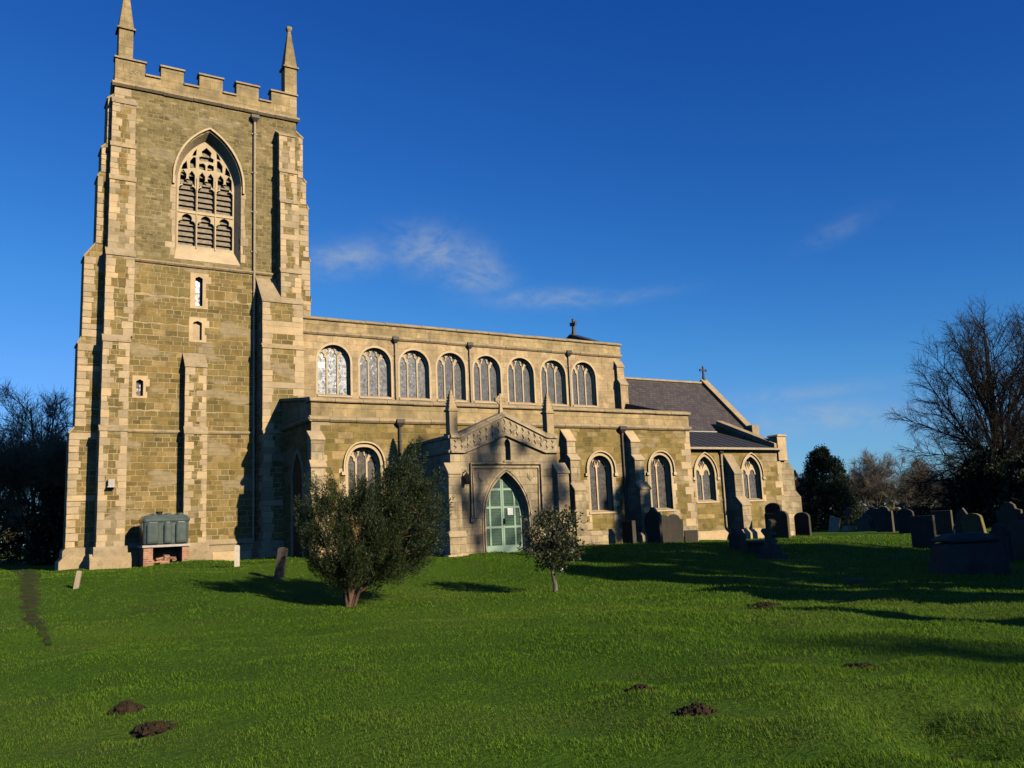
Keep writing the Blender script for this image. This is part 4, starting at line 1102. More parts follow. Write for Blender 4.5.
mb.prism([(HY-.05, 5.0), (36.35, 6.72), (36.35, 7.0), (HY-.05, 5.3)], HX1-.42, HX1+.08, 'X', 1)
mb.prism([(HY+.0, 4.95), (36.3, 6.4), (36.3, 6.76), (HY+.0, 5.06)], HX1-.32, HX1-.02, 'X', 0)
part('chapel_coping', mb, [M['trim'], M['trim']], bevel=.01)
mb = MB()
mb.box(HX1-.24, HX1+.42, HY-.12, HY+.5, 4.40, 5.66, 0); mb.prism([(HX1-.30, 5.66), (HX1+.48, 5.66), (HX1+.40, 5.76), (HX1-.22, 5.76)], HY-.18, HY+.56, 'Y', 0)
part('kneeler', mb, M['cream'], bevel=.012)
mb = MB()
for z0, z1, x1, r_ in ((.1, 2.5, 37.72, .35), (2.85, 3.9, 37.35, .5), (4.4, 4.41, 36.95, .4)):
    mb.prism([(HX1-.02, z0), (x1, z0), (x1, z1), (x1-.38, z1+r_), (HX1-.02, z1+r_)], HY+.10, HY+.95, 'Y', 0)
part('buttress', mb, M['porch'], bevel=.012)
mb = MB()
mb.box(AX1+.1, 38.6, 36.22, 36.8, .1, 6.25, 0)
mb.prism([(36.8, .1), (43.2, .1), (43.2, 6.2), (39.72, 9.65), (36.8, 6.7)], 38.1, 38.6, 'X', 0)
mb.box(AX1+.1, 38.1, 42.7, 43.2, .1, 6.25, 0)
part('chancel_wall', mb, M['aislestone'])
mb = MB()
for s_ in (-1, 1):
    y0, y1 = 39.72+s_*3.72, 39.72
    P_ = [(29.1, y0, 6.18), (38.35, y0, 6.18), (38.35, y1, 9.78), (29.1, y1, 9.78)]
    mb.add(P_+[(a, b, c-.12) for a, b, c in P_], [(0, 1, 2, 3), (7, 6, 5, 4), (0, 4, 5, 1), (1, 5, 6, 2), (2, 6, 7, 3), (3, 7, 4, 0)], 0)
mb.box(29.1, 38.35, 39.62, 39.82, 9.76, 9.86, 1)
part('chancel_roof', mb, [M['slate'], M['trim']])
mb = MB()
for s_ in (-1, 1):
    y0 = 39.72+s_*3.66
    mb.prism([(y0, 6.36), (39.72, 9.90), (39.72, 10.05), (y0, 6.52)], 38.22, 38.72, 'X', 0)
    mb.prism([(y0, 6.0), (39.72, 9.6), (39.72, 9.88), (y0, 6.34)], 38.26, 38.56, 'X', 1)
mb.box(38.2, 38.75, 35.85, 36.3, 6.15, 6.75, 0)
part('chancel_coping', mb, [M['trim'], M['parapet']], bevel=.01)
stone_cross('gable_cross', 38.47, 39.72, 10.02, .85, .24, .07, 'iron', 'X')
# lead flashing line at the foot of the slates, and the aisle's end parapet, its shade put into a lead-dark colour
mb = MB(); mb.box(HX0, 38.2, 36.14, 36.2, 6.26, 6.36); part('flashing', mb, M['concrete'])
mb = MB(); mb.prism([(31.9, 6.50), (31.9, 6.62), (36.08, 7.74), (36.08, 6.5)], 28.92, 29.19, 'X', 0); part('aisle_gable', mb, M['lead'])
# ------------------------------------------------------------------ oil tank on its brick pier
tx0, tx1, ty0, ty1 = 5.42, 7.02, 34.15, 35.35
bz = gz(6.5, 34.2)-.17
pier = empty('brick_plinth', (6.2, 34.75, bz), 'red brick pier with concrete slab carrying the green tank', 'brick plinth')
PB = (6.2, 34.75, bz)
mb = MB(); mb.box(tx0+.02, tx0+.34, ty0+.05, ty1, bz-.3, bz+.74); mb.box(tx1-.26, tx1-.02, ty0+.05, ty1, bz-.3, bz+.74); mb.box(tx0+.34, tx1-.26, ty1-.2, ty1, bz-.3, bz+.74)
mb.build('brickwork', M['brick'], pier, PB, bevel=.006)
mb = MB(); mb.box(tx0-.03, tx1+.03, ty0-.02, ty1+.02, bz+.745, bz+.83); mb.build('slab', M['concrete'], pier, PB, bevel=.01)
tank = empty('oil_tank', (6.2, 34.75, bz+.83), 'dark green ribbed plastic oil tank on brick pier against tower', 'oil tank')
TB = (6.2, 34.75, bz+.83); z0 = bz+.83
mb = MB()
def rr(x0, x1, y0, y1, r, z):
    pts = []
    for cx, cy, a0 in ((x1-r, y1-r, 0), (x0+r, y1-r, 90), (x0+r, y0+r, 180), (x1-r, y0+r, 270)):
        for i in range(5): a = R(a0+i*22.5); pts.append((cx+r*math.cos(a), cy+r*math.sin(a), z))
    return pts
mb.loft([rr(tx0+.06, tx1-.06, ty0+.10, ty1-.06, .12, z0), rr(tx0+.02, tx1-.02, ty0+.06, ty1-.03, .14, z0+.06), rr(tx0+.02, tx1-.02, ty0+.06, ty1-.03, .14, z0+.80), rr(tx0-.02, tx1+.02, ty0+.02, ty1, .14, z0+.84),
         rr(tx0-.02, tx1+.02, ty0+.02, ty1, .14, z0+.92), rr(tx0+.08, tx1-.08, ty0+.12, ty1-.1, .14, z0+1.05), rr(tx0+.22, tx1-.22, ty0+.3, ty1-.3, .14, z0+1.09)])
for a, b in ((tx0+.12, tx0+.52), (tx0+.70, tx0+.96), (tx0+1.10, tx0+1.48)):
    mb.loft([rr(a, b, ty0-.03, ty0+.2, .07, z0+.05), rr(a-.01, b+.01, ty0-.06, ty0+.2, .08, z0+.14), rr(a-.01, b+.01, ty0-.06, ty0+.2, .08, z0+.70), rr(a+.02, b-.02, ty0+.0, ty0+.2, .06, z0+.81)])
for a in (tx0+.3, tx0+.78, tx0+1.2): mb.loft([rr(a, a+.2, ty0+.12, ty1-.2, .05, z0+1.03), rr(a+.02, a+.18, ty0+.16, ty1-.24, .05, z0+1.13)])
mb.build('tank_shell', M['tank'], tank, TB, smooth=False, bevel=.02)
mb = MB(); mb.tube([(tx0+.62, ty0+.6, z0+1.05), (tx0+.62, ty0+.6, z0+1.17)], .11, 12); mb.tube([(tx0+.62, ty0+.6, z0+1.17), (tx0+.62, ty0+.6, z0+1.2)], .13, 12); mb.build('filler_cap', M['black'], tank, TB)
mb = MB(); mb.box(tx0+.0, tx0+.02, ty0+.25, ty0+.40, z0+.55, z0+.75); mb.build('gauge', M['paper'], tank, TB)
# tumbled bricks lying under the slab
rb = random.Random(8)
for i in range(9):
    mb = MB(); mb.box(-.11, .11, -.05, .05, -.035, .035)
    o = mb.build('loose_brick', M['brick'], bevel=.006)
    bx_ = tx0+.42+.09*i+rb.uniform(-.03, .03)
    o.location = (bx_, ty0+.22+rb.uniform(-.08, .1), gz(bx_, ty0)+.10+rb.choice((0.0, .08, .16 if i < 6 else .08)))
    o.rotation_euler = (rb.uniform(-.25, .25), rb.uniform(-.4, .4), rb.uniform(0, 3.1))
    tag(o, 'loose red brick in the tumbled heap under the tank', 'brick', 'bricks heaped under the tank')

# small floodlight on the south-west buttress
fl = MB(); fl.box(4.30, 4.52, 34.80, 34.97, 3.62, 3.90); fl.prism([(4.27, 3.60), (4.55, 3.60), (4.55, 3.64), (4.27, 3.64)], 34.76, 34.97, 'Y'); fl.box(4.38, 4.44, 34.97, 35.0, 3.72, 3.8)
part('floodlight', fl, M['concrete'], bevel=.008)

# ------------------------------------------------------------------ gravestones and markers
def grave_profile(kind, w_, h):
    a = w_/2
    if kind == 'flat': return [(-a, 0), (a, 0), (a, h), (-a, h)]
    if kind == 'round': return [(-a, 0), (a, 0), (a, h-a*.55)]+[(a*math.cos(t), h-a*.55+a*.55*math.sin(t)) for t in np.linspace(.2, math.pi-.2, 9)]+[(-a, h-a*.55)]
    if kind == 'shoulder': return [(-a, 0), (a, 0), (a, h*.84), (a*.72, h*.84)]+[(a*.7*math.cos(t), h*.84+h*.16*math.sin(t)) for t in np.linspace(.15, math.pi-.15, 8)]+[(-a*.72, h*.84), (-a, h*.84)]
    if kind == 'ogee': return [(-a, 0), (a, 0), (a, h*.78), (a*.85, h*.86), (a*.55, h*.88), (a*.3, h*.95), (0, h), (-a*.3, h*.95), (-a*.55, h*.88), (-a*.85, h*.86), (-a, h*.78)]
    if kind == 'peak': return [(-a, 0), (a, 0), (a, h*.8), (0, h), (-a, h*.8)]
    if kind == 'step': return [(-a, 0), (a, 0), (a, h*.80), (a*.6, h*.83), (a*.5, h*.93), (a*.2, h), (-a*.2, h), (-a*.5, h*.93), (-a*.6, h*.83), (-a, h*.80)]
def headstone(x, y, w_, h, kind, mat, label, t=.13, rz=0.0, lean=0.0, tilt=0.0, group=None, name='gravestone', cat='gravestone', sink=.25):
    """slab whose broad faces look west and east; lean tips it sideways, tilt tips it forwards"""
    pf = grave_profile(kind, w_, h+sink); mb = MB()
    mb.plate([(p[0], p[1]-sink) for p in pf], [], -t/2, t/2, 'X', 0)
    o = mb.build(name, M[mat], bevel=.018)
    o.location = (x, y, float(turf_z(x, y))); o.rotation_euler = (R(lean), R(tilt), R(rz))
    return tag(o, label, cat, group)
# west lawn markers
headstone(2.44, 25.17, .12, .44, 'flat', 'gravepale', 'small pale leaning marker stone left of the tower corner', t=.09, rz=70, lean=9, name='marker_stone', cat='marker stone')
headstone(7.31, 28.65, .16, .66, 'round', 'whitepost', 'white round-topped marker post in front of the tower', t=.13, rz=75, lean=0, name='marker_post', cat='marker post')
o = headstone(7.24, 24.02, .24, .84, 'round', 'gravedark', 'dark narrow headstone with rounded top leaning beside the yew', t=.18, rz=60, lean=8)
# along the aisle wall
headstone(24.35, 30.35, .72, .95, 'flat', 'gravedark', 'low dark square gravestone by the aisle drainpipe', t=.2)
headstone(25.5, 30.05, .85, 1.55, 'ogee', 'grave', 'tall edge-on gravestone with curled top in front of an aisle buttress', t=.16, rz=6)
headstone(26.45, 30.7, .82, 1.28, 'round', 'gravedark', 'left of two broad dark slabs under the right aisle window', t=.12, rz=62, tilt=-3)
headstone(27.25, 30.75, .82, 1.28, 'shoulder', 'gravedark', 'right of two broad dark slabs under the right aisle window', t=.12, rz=62, tilt=-3)
headstone(28.2, 30.7, .6, .55, 'flat', 'gravedark', 'low dark slab at the foot of the aisle corner', t=.2, rz=55)
# before the chancel
def rubble_stone(x, y, w_, h, label, mat='gravedark', seed=1):
    rr_ = random.Random(seed); mb = MB()
    rings = []
    for i, z in enumerate((-.2, h*.35, h*.75, h)):
        s = (1.0, .95, .8, .35)[i]; rings.append([(w_/2*s*math.cos(a)*rr_.uniform(.8, 1.1), w_/2.4*s*math.sin(a)*rr_.uniform(.8, 1.1), z+rr_.uniform(-.03, .03)) for a in np.linspace(0, 2*math.pi, 9)[:-1]])
    mb.loft(rings); o = mb.build('stone', M[mat], bevel=.03)
    o.location = (x, y, float(turf_z(x, y))); return tag(o, label, 'stone')
headstone(24.3, 24.0, .62, .74, 'step', 'gravedark', 'dark squat gravestone standing left of the table tomb', t=.3, rz=-4)
headstone(33.0, 30.2, .85, 1.18, 'flat', 'grave', 'plain square-topped gravestone under the right chapel window', t=.13)
headstone(33.9, 30.9, 1.0, 1.75, 'round', 'gravedark', 'tall round-topped dark gravestone near the chapel corner', t=.14)
headstone(32.7, 29.4, .95, 1.30, 'round', 'grave', 'round-topped gravestone with sunlit edge behind the broken cross', t=.13, rz=-3)
headstone(36.6, 31.5, .95, 1.25, 'round', 'gravedark', 'dark round-topped gravestone against the end buttress', t=.14)
t = empty('table_tomb', (24.1, 22.7, float(turf_z(24.1, 22.7))), 'low stone table tomb between squat gravestone and broken cross', 'table tomb')
mb = MB(); mb.box(-.45, .45, -.42, .42, .36, .46); mb.build('ledger_slab', M['grave'], t, bevel=.02)
mb = MB(); mb.box(-.36, .36, -.32, .32, -.2, .36); mb.build('chest', M['gravedark'], t, bevel=.015)
t = empty('cross_monument', (22.7, 20.95, float(turf_z(22.7, 20.95))), 'broken leaning cross monument on rough stepped base', 'monument')
mb = MB()
mb.loft([[(x_*.40, y_*.38, -.2) for x_, y_ in ((-1, -1), (1, -1), (1, 1), (-1, 1))], [(x_*.36, y_*.34, .22) for x_, y_ in ((-1, -1), (1, -1), (1, 1), (-1, 1))]])
mb.loft([[(x_*.28, y_*.26, .22) for x_, y_ in ((-1, -1), (1, -1), (1, 1), (-1, 1))], [(x_*.22, y_*.2, .52) for x_, y_ in ((-1, -1), (1, -1), (1, 1), (-1, 1))]])
mb.build('stepped_base', M['gravedark'], t, bevel=.02)
mb = MB(); mb.plate([(-.20, .50), (.18, .50), (.14, .80), (.30, .98), (.22, 1.08), (.08, 1.0), (-.10, 1.38), (-.26, 1.28), (-.10, .95), (-.26, .86), (-.16, .76)], [], -.11, .11, 'X', 0)
mb.build('broken_cross', M['grave'], t, bevel=.02)
# the graveyard on the right
headstone(54.03, 43.7, .95, 1.05, 'flat', 'gravepale', 'pale square gravestone leaning left near the conifer', lean=14, rz=-6)
cr = empty('grave_cross', (52.98, 41.66, float(turf_z(52.98, 41.66))), 'small leaning stone grave cross beside the pale square gravestone', 'grave cross'); cr.rotation_euler = (R(6), 0, 0)
mb = MB(); mb.box(-.10, .10, -.09, .09, .3, 1.65); mb.box(-.09, .09, -.36, .36, 1.18, 1.36); mb.build('cross', M['grave'], cr, bevel=.015)
mb = MB(); mb.box(-.28, .28, -.28, .28, -.15, .32); mb.build('base', M['gravepale'], cr, bevel=.02)
headstone(52.6, 40.15, .95, 1.2, 'flat', 'grave', 'leaning slab propped on its fallen neighbour', lean=32, rz=-4)
headstone(51.7, 39.3, .95, 1.0, 'flat', 'grave', 'fallen slab with a slanting pale edge under the propped one', lean=-18, tilt=10, rz=4)
headstone(56.5, 42.0, 1.5, 1.5, 'round', 'gravedark', 'wide dark gravestone behind the fallen slabs')
headstone(53.9, 38.6, 1.3, 1.05, 'flat', 'grave', 'low grey gravestone behind the shouldered one')
headstone(43.86, 31.97, 1.05, 1.42, 'shoulder', 'grave', 'shouldered gravestone with bright sunlit right edge', t=.16)
headstone(42.71, 29.8, 1.0, 1.28, 'round', 'gravedark', 'round-topped gravestone with sunlit curved shoulder', lean=-3)
headstone(30.5, 20.64, .98, 1.22, 'flat', 'gravedark', 'tall flat-topped dark gravestone with lit edge, nearest of its row', t=.13)
headstone(39.6, 25.75, 1.05, 1.18, 'flat', 'grave', 'plain gravestone right of the tall flat-topped one', t=.13)
headstone(41.5, 25.9, .32, .55, 'round', 'gravepale', 'tiny pale footstone in the sunlit strip')
headstone(36.37, 22.17, .92, 1.12, 'round', 'gravemoss', 'mossy yellow-brown gravestone tipping right with lit edge', lean=-9, t=.18)
headstone(38.2, 24.0, .6, 1.35, 'peak', 'grave', 'narrow gabled gravestone left of the mossy one', lean=10)
headstone(40.3, 22.9, 1.15, 1.55, 'step', 'grave', 'large gravestone with scrolled top right of the mossy one', t=.16)
headstone(41.2, 22.2, .5, 1.6, 'flat', 'grave', 'tall narrow pillar stone behind the scrolled gravestone', t=.3)
headstone(33.0, 18.0, .95, 1.3, 'round', 'gravedark', 'dark rounded gravestone near the right edge behind the chest tomb')
headstone(25.26, 14.71, .62, 1.12, 'shoulder', 'gravedark', 'narrow dark headstone just right of the chest tomb', rz=-8)
headstone(26.5, 14.75, .85, 1.15, 'round', 'grave', 'round headstone at the right edge of the photo', rz=-6)
tm = empty('chest_tomb', (20.5, 12.8, float(turf_z(20.5, 12.8))), 'large dark weathered chest tomb with sloping sides in the shade', 'chest tomb'); tm.rotation_euler = (0, 0, R(-32))
rt_ = random.Random(12); j_ = lambda v: v*rt_.uniform(.93, 1.07)
mb = MB()
def oct_(a, b, z): return [(j_(x_*a), j_(y_*b), z+rt_.uniform(-.02, .02)) for x_, y_ in ((-1, -.8), (-.35, -1), (.35, -1), (1, -.8), (1, .8), (.35, 1), (-.35, 1), (-1, .8))]
mb.loft([oct_(.80, .62, -.2), oct_(.76, .58, .25), oct_(.66, .50, .62), oct_(.62, .47, .74)]); mb.build('chest', M['gravedark'], tm, bevel=.03)
mb = MB(); mb.loft([oct_(.66, .50, .745), oct_(.64, .48, .84), oct_(.42, .26, .95)]); mb.build('lid', M['gravedark'], tm, bevel=.03)
o = headstone(18.04, 14.13, .42, .12, 'flat', 'grave', 'tiny low kerb stone alone in the grass', t=.2, rz=40, name='kerb_stone', cat='kerb stone')

# ------------------------------------------------------------------ molehills
def molehill(x, y, r, h, label, seed):
    rs = random.Random(seed); mb = MB(); n = 22; rings = []
    for k_ in range(8):
        t_ = k_/7; rad = r*(1-t_**1.6*.96); rings.append([(rad*math.cos(a)*(1+rs.uniform(-.15, .15)), rad*math.sin(a)*(1+rs.uniform(-.15, .15)), -.06+(h+.06)*math.sin(t_*math.pi/2)+rs.uniform(-.3, .3)*h*.35) for a in np.linspace(0, 2*math.pi, n+1)[:-1]])
    mb.loft(rings)
    for i in range(70):
        a = rs.uniform(0, 6.28); d = r*rs.uniform(.1, 1.25); s = rs.uniform(.008, .028)
        z = h*max(0, math.cos(min(1, d/r)*math.pi/2))*.9+s*.3
        p = (d*math.cos(a), d*math.sin(a), z)
        mb.loft([[(p[0]+s*math.cos(q_)*rs.uniform(.7, 1.2), p[1]+s*math.sin(q_)*rs.uniform(.7, 1.2), p[2]-s*.6) for q_ in (0, 1.26, 2.5, 3.77, 5.0)], [(p[0]+s*.6*math.cos(q_), p[1]+s*.6*math.sin(q_), p[2]+s*.6) for q_ in (0, 1.26, 2.5, 3.77, 5.0)]])
    o = mb.build('molehill', M['soil']); o.location = (x, y, float(turf_z(x, y))+.02)
    return tag(o, label, 'molehill')
MOLES = [(1.42, 9.69, .14, .07, 'dark earth molehill at front left of the lawn'), (1.50, 8.72, .17, .035, 'flattened molehill just below the front left one'), (5.26, 5.81, .14, .05, 'brown molehill nearest the bottom centre'),
         (5.53, 6.88, .13, .045, 'smaller molehill just beyond the bottom centre one'), (12.15, 11.46, .28, .035, 'broad trodden molehill in the shadow streak'), (8.30, 6.55, .16, .02, 'low bare earth mound in the right-hand rut'),
         (5.85, 4.02, .17, .02, 'earth mound at the bottom right corner')]
for i, (x, y, r, h, l) in enumerate(MOLES): molehill(x, y, r, h, l, 20+i)
# ------------------------------------------------------------------ trees
class Tubes:
    def __init__(s): s.v = []; s.f = []; s.n = 0
    def add(s, pts, rad, k):
        pts = np.asarray(pts, float); m_ = len(pts)
        tan = np.gradient(pts, axis=0); tan /= np.linalg.norm(tan, axis=1)[:, None]+1e-9
        ref = np.array([1., 0, 0]) if abs(tan[0, 0]) < .8 else np.array([0, 1., 0])
        u = ref-tan*(tan@ref)[:, None]; u /= np.linalg.norm(u, axis=1)[:, None]+1e-9; v = np.cross(tan, u)
        a = np.arange(k)*2*math.pi/k
        ring = pts[:, None, :]+np.asarray(rad)[:, None, None]*(np.cos(a)[None, :, None]*u[:, None, :]+np.sin(a)[None, :, None]*v[:, None, :])
        i = (np.arange(m_-1)[:, None]*k); j = np.arange(k)[None, :]; j2 = (j+1) % k
        f = np.stack([i+j, i+j2, i+k+j2, i+k+j], 2).reshape(-1, 4)+s.n
        s.v.append(ring.reshape(-1, 3)); s.f.append(f); s.n += m_*k
    def mesh(s, name, mat):
        v = np.concatenate(s.v); f = np.concatenate(s.f)
        return np_mesh(name, v, f.ravel(), np.full(len(f), 4), mat, True)

def unit(v): return v/(np.linalg.norm(v)+1e-9)
def add_twigs(T, ends, per, length, r, g, up=.15):
    """fine twigs along the last branches, all at once"""
    P0 = np.array([e[0] for e in ends]); P1 = np.array([e[1] for e in ends]); n = len(P0)*per
    t_ = g.uniform(.1, 1.0, n)[:, None]; i = np.repeat(np.arange(len(P0)), per)
    A = P0[i]+(P1[i]-P0[i])*t_; d = (P1-P0); d /= np.linalg.norm(d, axis=1)[:, None]+1e-9
    D = d[i]*.7+g.normal(0, .5, (n, 3)); D[:, 2] += up; D /= np.linalg.norm(D, axis=1)[:, None]
    L = length*g.uniform(.45, 1.1, n)[:, None]; B = A+D*L*.5+g.normal(0, .03, (n, 3)); E_ = A+D*L+g.normal(0, .08, (n, 3))*L
    u = np.cross(D, g.normal(0, 1, (n, 3))); u /= np.linalg.norm(u, axis=1)[:, None]+1e-9; w_ = np.cross(D, u)
    R_ = []
    for Q, rr_ in ((A, r), (B, r*.75), (E_, r*.4)):
        for k_ in range(3): R_.append(Q+(u*math.cos(2.094*k_)+w_*math.sin(2.094*k_))*rr_)
    V = np.stack(R_, 1).reshape(-1, 3)
    f = np.array([[a*3+k_, a*3+(k_+1) % 3, a*3+3+(k_+1) % 3, a*3+3+k_] for a in (0, 1) for k_ in range(3)])
    T.f.append((np.arange(n)[:, None, None]*9+f[None]).reshape(-1, 4)+T.n); T.v.append(V); T.n += len(V)

def bare_tree(seed, h, spread, r0, levels=5, split=(4, 7), up=.25, trunk=.25, twist=.2, droop=0.0, sides=(8, 6, 5, 4, 3, 3), lenk=.62, forks=5, env=None, lean=0.0, thin=.012, twigs=None):
    """trunk and branches of a leafless tree"""
    g = np.random.RandomState(seed); T = Tubes(); ends = []
    def branch(p, d, L, r, lev):
        n = max(3, int(5-lev*.5)+1); pts = [p]; dd = d.copy(); seg = L/n
        for i in range(n):
            dd = unit(dd+g.normal(0, twist, 3)*.55+np.array([0, 0, up*(1 if lev < 3 else .4)-(droop if lev >= 2 else 0)])*.35)
            pts.append(pts[-1]+dd*seg)
        pts = np.array(pts); rad = np.linspace(r, max(r*.45, thin*.6), len(pts))
        T.add(pts, rad, sides[min(lev, len(sides)-1)])
        if lev >= levels:
            ends.append((pts[0], pts[-1])); return
        m_ = g.randint(split[0], split[1]+1)
        for c in range(m_):
            t_ = .25+.75*(c+g.uniform(.2, .9))/m_ if lev else 1
            t_ = min(t_, 1.0); x = t_*(len(pts)-1); i = min(int(x), len(pts)-2); q_ = pts[i]+(pts[i+1]-pts[i])*(x-i)
            ax = unit(pts[i+1]-pts[i]); s_ = unit(np.cross(ax, g.normal(0, 1, 3)))
            ang = g.uniform(.35, .95) if t_ < .97 else g.uniform(.1, .45)
            nd = unit(ax*math.cos(ang)+s_*math.sin(ang))
            rr_ = max(thin*.7, np.interp(x, range(len(rad)), rad)*g.uniform(.45, .7))
            LL = L*lenk*g.uniform(.65, 1.1)*(1.15-.45*t_)
            if env is not None and not env(q_+nd*LL*.6): LL *= .45
            branch(q_, nd, LL, rr_, lev+1)
    # trunk, then a crown of main limbs
    th = h*trunk; p0 = np.array([0, 0, -.3]); tp = [p0]; d = unit(np.array([lean, 0, 1.0]))
    for i in range(5): d = unit(d+g.normal(0, .03, 3)); tp.append(tp[-1]+d*(th+.3)/5)
    tp = np.array(tp); T.add(tp, np.array([r0*1.45, r0*1.1, r0, r0*.95, r0*.9, r0*.85]), 10)
    for i in range(forks):
        a = 2*math.pi*(i+g.uniform(-.25, .25))/forks; e = g.uniform(.35, .95) if i else .08
        dd = unit(np.array([math.cos(a)*e*spread, math.sin(a)*e*spread, 1.0]))
        k_ = g.uniform(.55, 1.0); q_ = tp[2]+(tp[-1]-tp[2])*k_
        branch(q_, dd, (h-th)*g.uniform(.55, .72), r0*g.uniform(.42, .6) if i else r0*.75, 1)
    if twigs: add_twigs(T, ends, twigs[0], twigs[1], twigs[2], g)
    return T

def leaf_faces(C, D, size, g, flat=.35, width=.45):
    """leaf-shaped quads at C pointing along D"""
    n = len(C); D = D/(np.linalg.norm(D, axis=1)[:, None]+1e-9)
    s = np.cross(D, g.normal(0, 1, (n, 3))); s /= np.linalg.norm(s, axis=1)[:, None]+1e-9
    L = size*g.uniform(.6, 1.3, n)[:, None]; W = L*width
    v = np.stack([C, C+D*L*.5+s*W*.5, C+D*L, C+D*L*.5-s*W*.5], 1).reshape(-1, 3)
    f = np.arange(4*n).reshape(-1, 4)
    return v, f
def leaf_mesh(name, C, D, size, mat, seed=1, width=.45):
    g = np.random.RandomState(seed); v, f = leaf_faces(C, D, size, g, width=width)
    return np_mesh(name, v, f.ravel(), np.full(len(f), 4), mat)

def sprays(tips, dirs, length, per, spread, g, droop=0.0):
    """leaf positions strung along short sprays ending at tips"""
    n = len(tips); t_ = g.uniform(0, 1, (n, per)); 
    d = dirs/(np.linalg.norm(dirs, axis=1)[:, None]+1e-9)
    side = g.normal(0, 1, (n, per, 3)); side -= d[:, None, :]*(side*d[:, None, :]).sum(2, keepdims=True)
    side /= np.linalg.norm(side, axis=2, keepdims=True)+1e-9
    rad = spread*(1.05-t_)**.7*np.sqrt(g.uniform(0, 1, (n, per)))
    C = tips[:, None, :]-d[:, None, :]*(length*(1-t_))[..., None]+side*rad[..., None]
    C[..., 2] -= droop*rad
    Dn = d[:, None, :]*.9+side*.75+g.normal(0, .25, (n, per, 3))
    return C.reshape(-1, 3), Dn.reshape(-1, 3)

# ---- the yew in front of the aisle: several stems fanning out from one short bole
def outline_yew():
    # (lateral, height) in metres: a lopsided fan, one leader right of centre
    return [(-.45, .80), (-.95, .95), (-1.05, 1.5), (-1.15, 2.1), (-.82, 2.8), (-.40, 2.95), (0.0, 2.7), (.28, 2.88), (.62, 2.95), (1.0, 3.15), (1.42, 3.42), (1.55, 3.70), (1.68, 3.42), (1.85, 2.95), (2.2, 2.75),
            (2.25, 2.15), (2.2, 1.6), (2.1, 1.15), (1.6, .95), (1.0, .78), (.5, .80), (.0, .78)]
def in_poly(x, z, poly):
    c = np.zeros_like(x, bool); n = len(poly)
    for i in range(n):
        x0, z0 = poly[i]; x1, z1 = poly[(i+1) % n]
        k_ = ((z0 > z) != (z1 > z)) & (x < (x1-x0)*(z-z0)/(z1-z0+1e-12)+x0); c ^= k_
    return c
def fan_bush(poly, depth, ntips, seed, centre):
    """random tips inside a lopsided outline that is as deep as it is wide"""
    g = np.random.RandomState(seed); P = []
    xs_ = np.array([p[0] for p in poly]); zs_ = np.array([p[1] for p in poly])
    while len(P) < ntips:
        x = g.uniform(xs_.min(), xs_.max(), 4000); z = g.uniform(zs_.min(), zs_.max(), 4000); y = g.uniform(-1, 1, 4000)
        k_ = np.sqrt(np.clip(1-y*y, 0, 1)); cx, cz = centre
        xs2 = cx+(x-cx)/np.maximum(k_, .05); zs2 = cz+(z-cz)/np.maximum(k_**.6, .05)
        ok = in_poly(xs2, zs2, poly)
        for a, b, c in zip(x[ok], y[ok], z[ok]): P.append((a, b*depth, c))
    return np.array(P[:ntips]), g

YX, YY = 7.23, 18.97
yz = float(turf_z(YX, YY))
lat = np.array([math.cos(YAW+R(-4)), -math.sin(YAW+R(-4)), 0]); dep = np.array([-lat[1], lat[0], 0])
tips, g = fan_bush(outline_yew(), 1.25, 1050, 4, (.55, 1.45))
# the tips gather into limbs with gaps between them
lob = np.array([(-.85, .2, 1.3), (-.85, -.3, 2.1), (-.5, .1, 2.7), (-.1, -.5, 1.7), (.0, .3, 2.45), (.35, -.3, 2.7), (.6, .5, 1.7), (.75, -.7, 1.6), (.95, .1, 2.95), (1.48, .05, 3.35), (1.25, -.3, 2.1), (1.75, .1, 2.5), (2.0, -.1, 1.9), (1.8, .3, 1.3), (1.2, -.5, 1.1), (.4, -.9, 1.2), (-.4, -.6, 1.0), (.3, .8, 1.2), (1.3, .7, 1.5)])
dl = ((tips[:, None, :]-lob[None])**2).sum(2); near = lob[dl.argmin(1)]; tips = tips+(near-tips)*g.uniform(.1, .45, len(tips))[:, None]
oy = outline_yew(); rim = []
for i in range(2, len(oy)-2):
    (xa, za), (xb, zb) = oy[i], oy[i+1]
    for k_ in range(int(6*math.hypot(xb-xa, zb-za)/.5)+2):
        t_ = g.uniform(0, 1); s_ = g.uniform(.84, 1.10); rim.append((.55+(xa+(xb-xa)*t_-.55)*s_, g.normal(0, .28), 1.45+(za+(zb-za)*t_-1.45)*s_))
tips = np.concatenate([tips, np.array(rim)])
yew = empty('yew_bush', (YX, YY, yz), 'spreading dark green yew bush with leaning pinkish stems in front of aisle', 'bush')
W3 = lambda P: P[:, :1]*lat+P[:, 1:2]*dep+P[:, 2:3]*np.array([0, 0, 1.0])
src = np.array([.15, 0, .25]); dirs = tips-src; dirs[:, 2] += .75; dirs += g.normal(0, .26, dirs.shape)
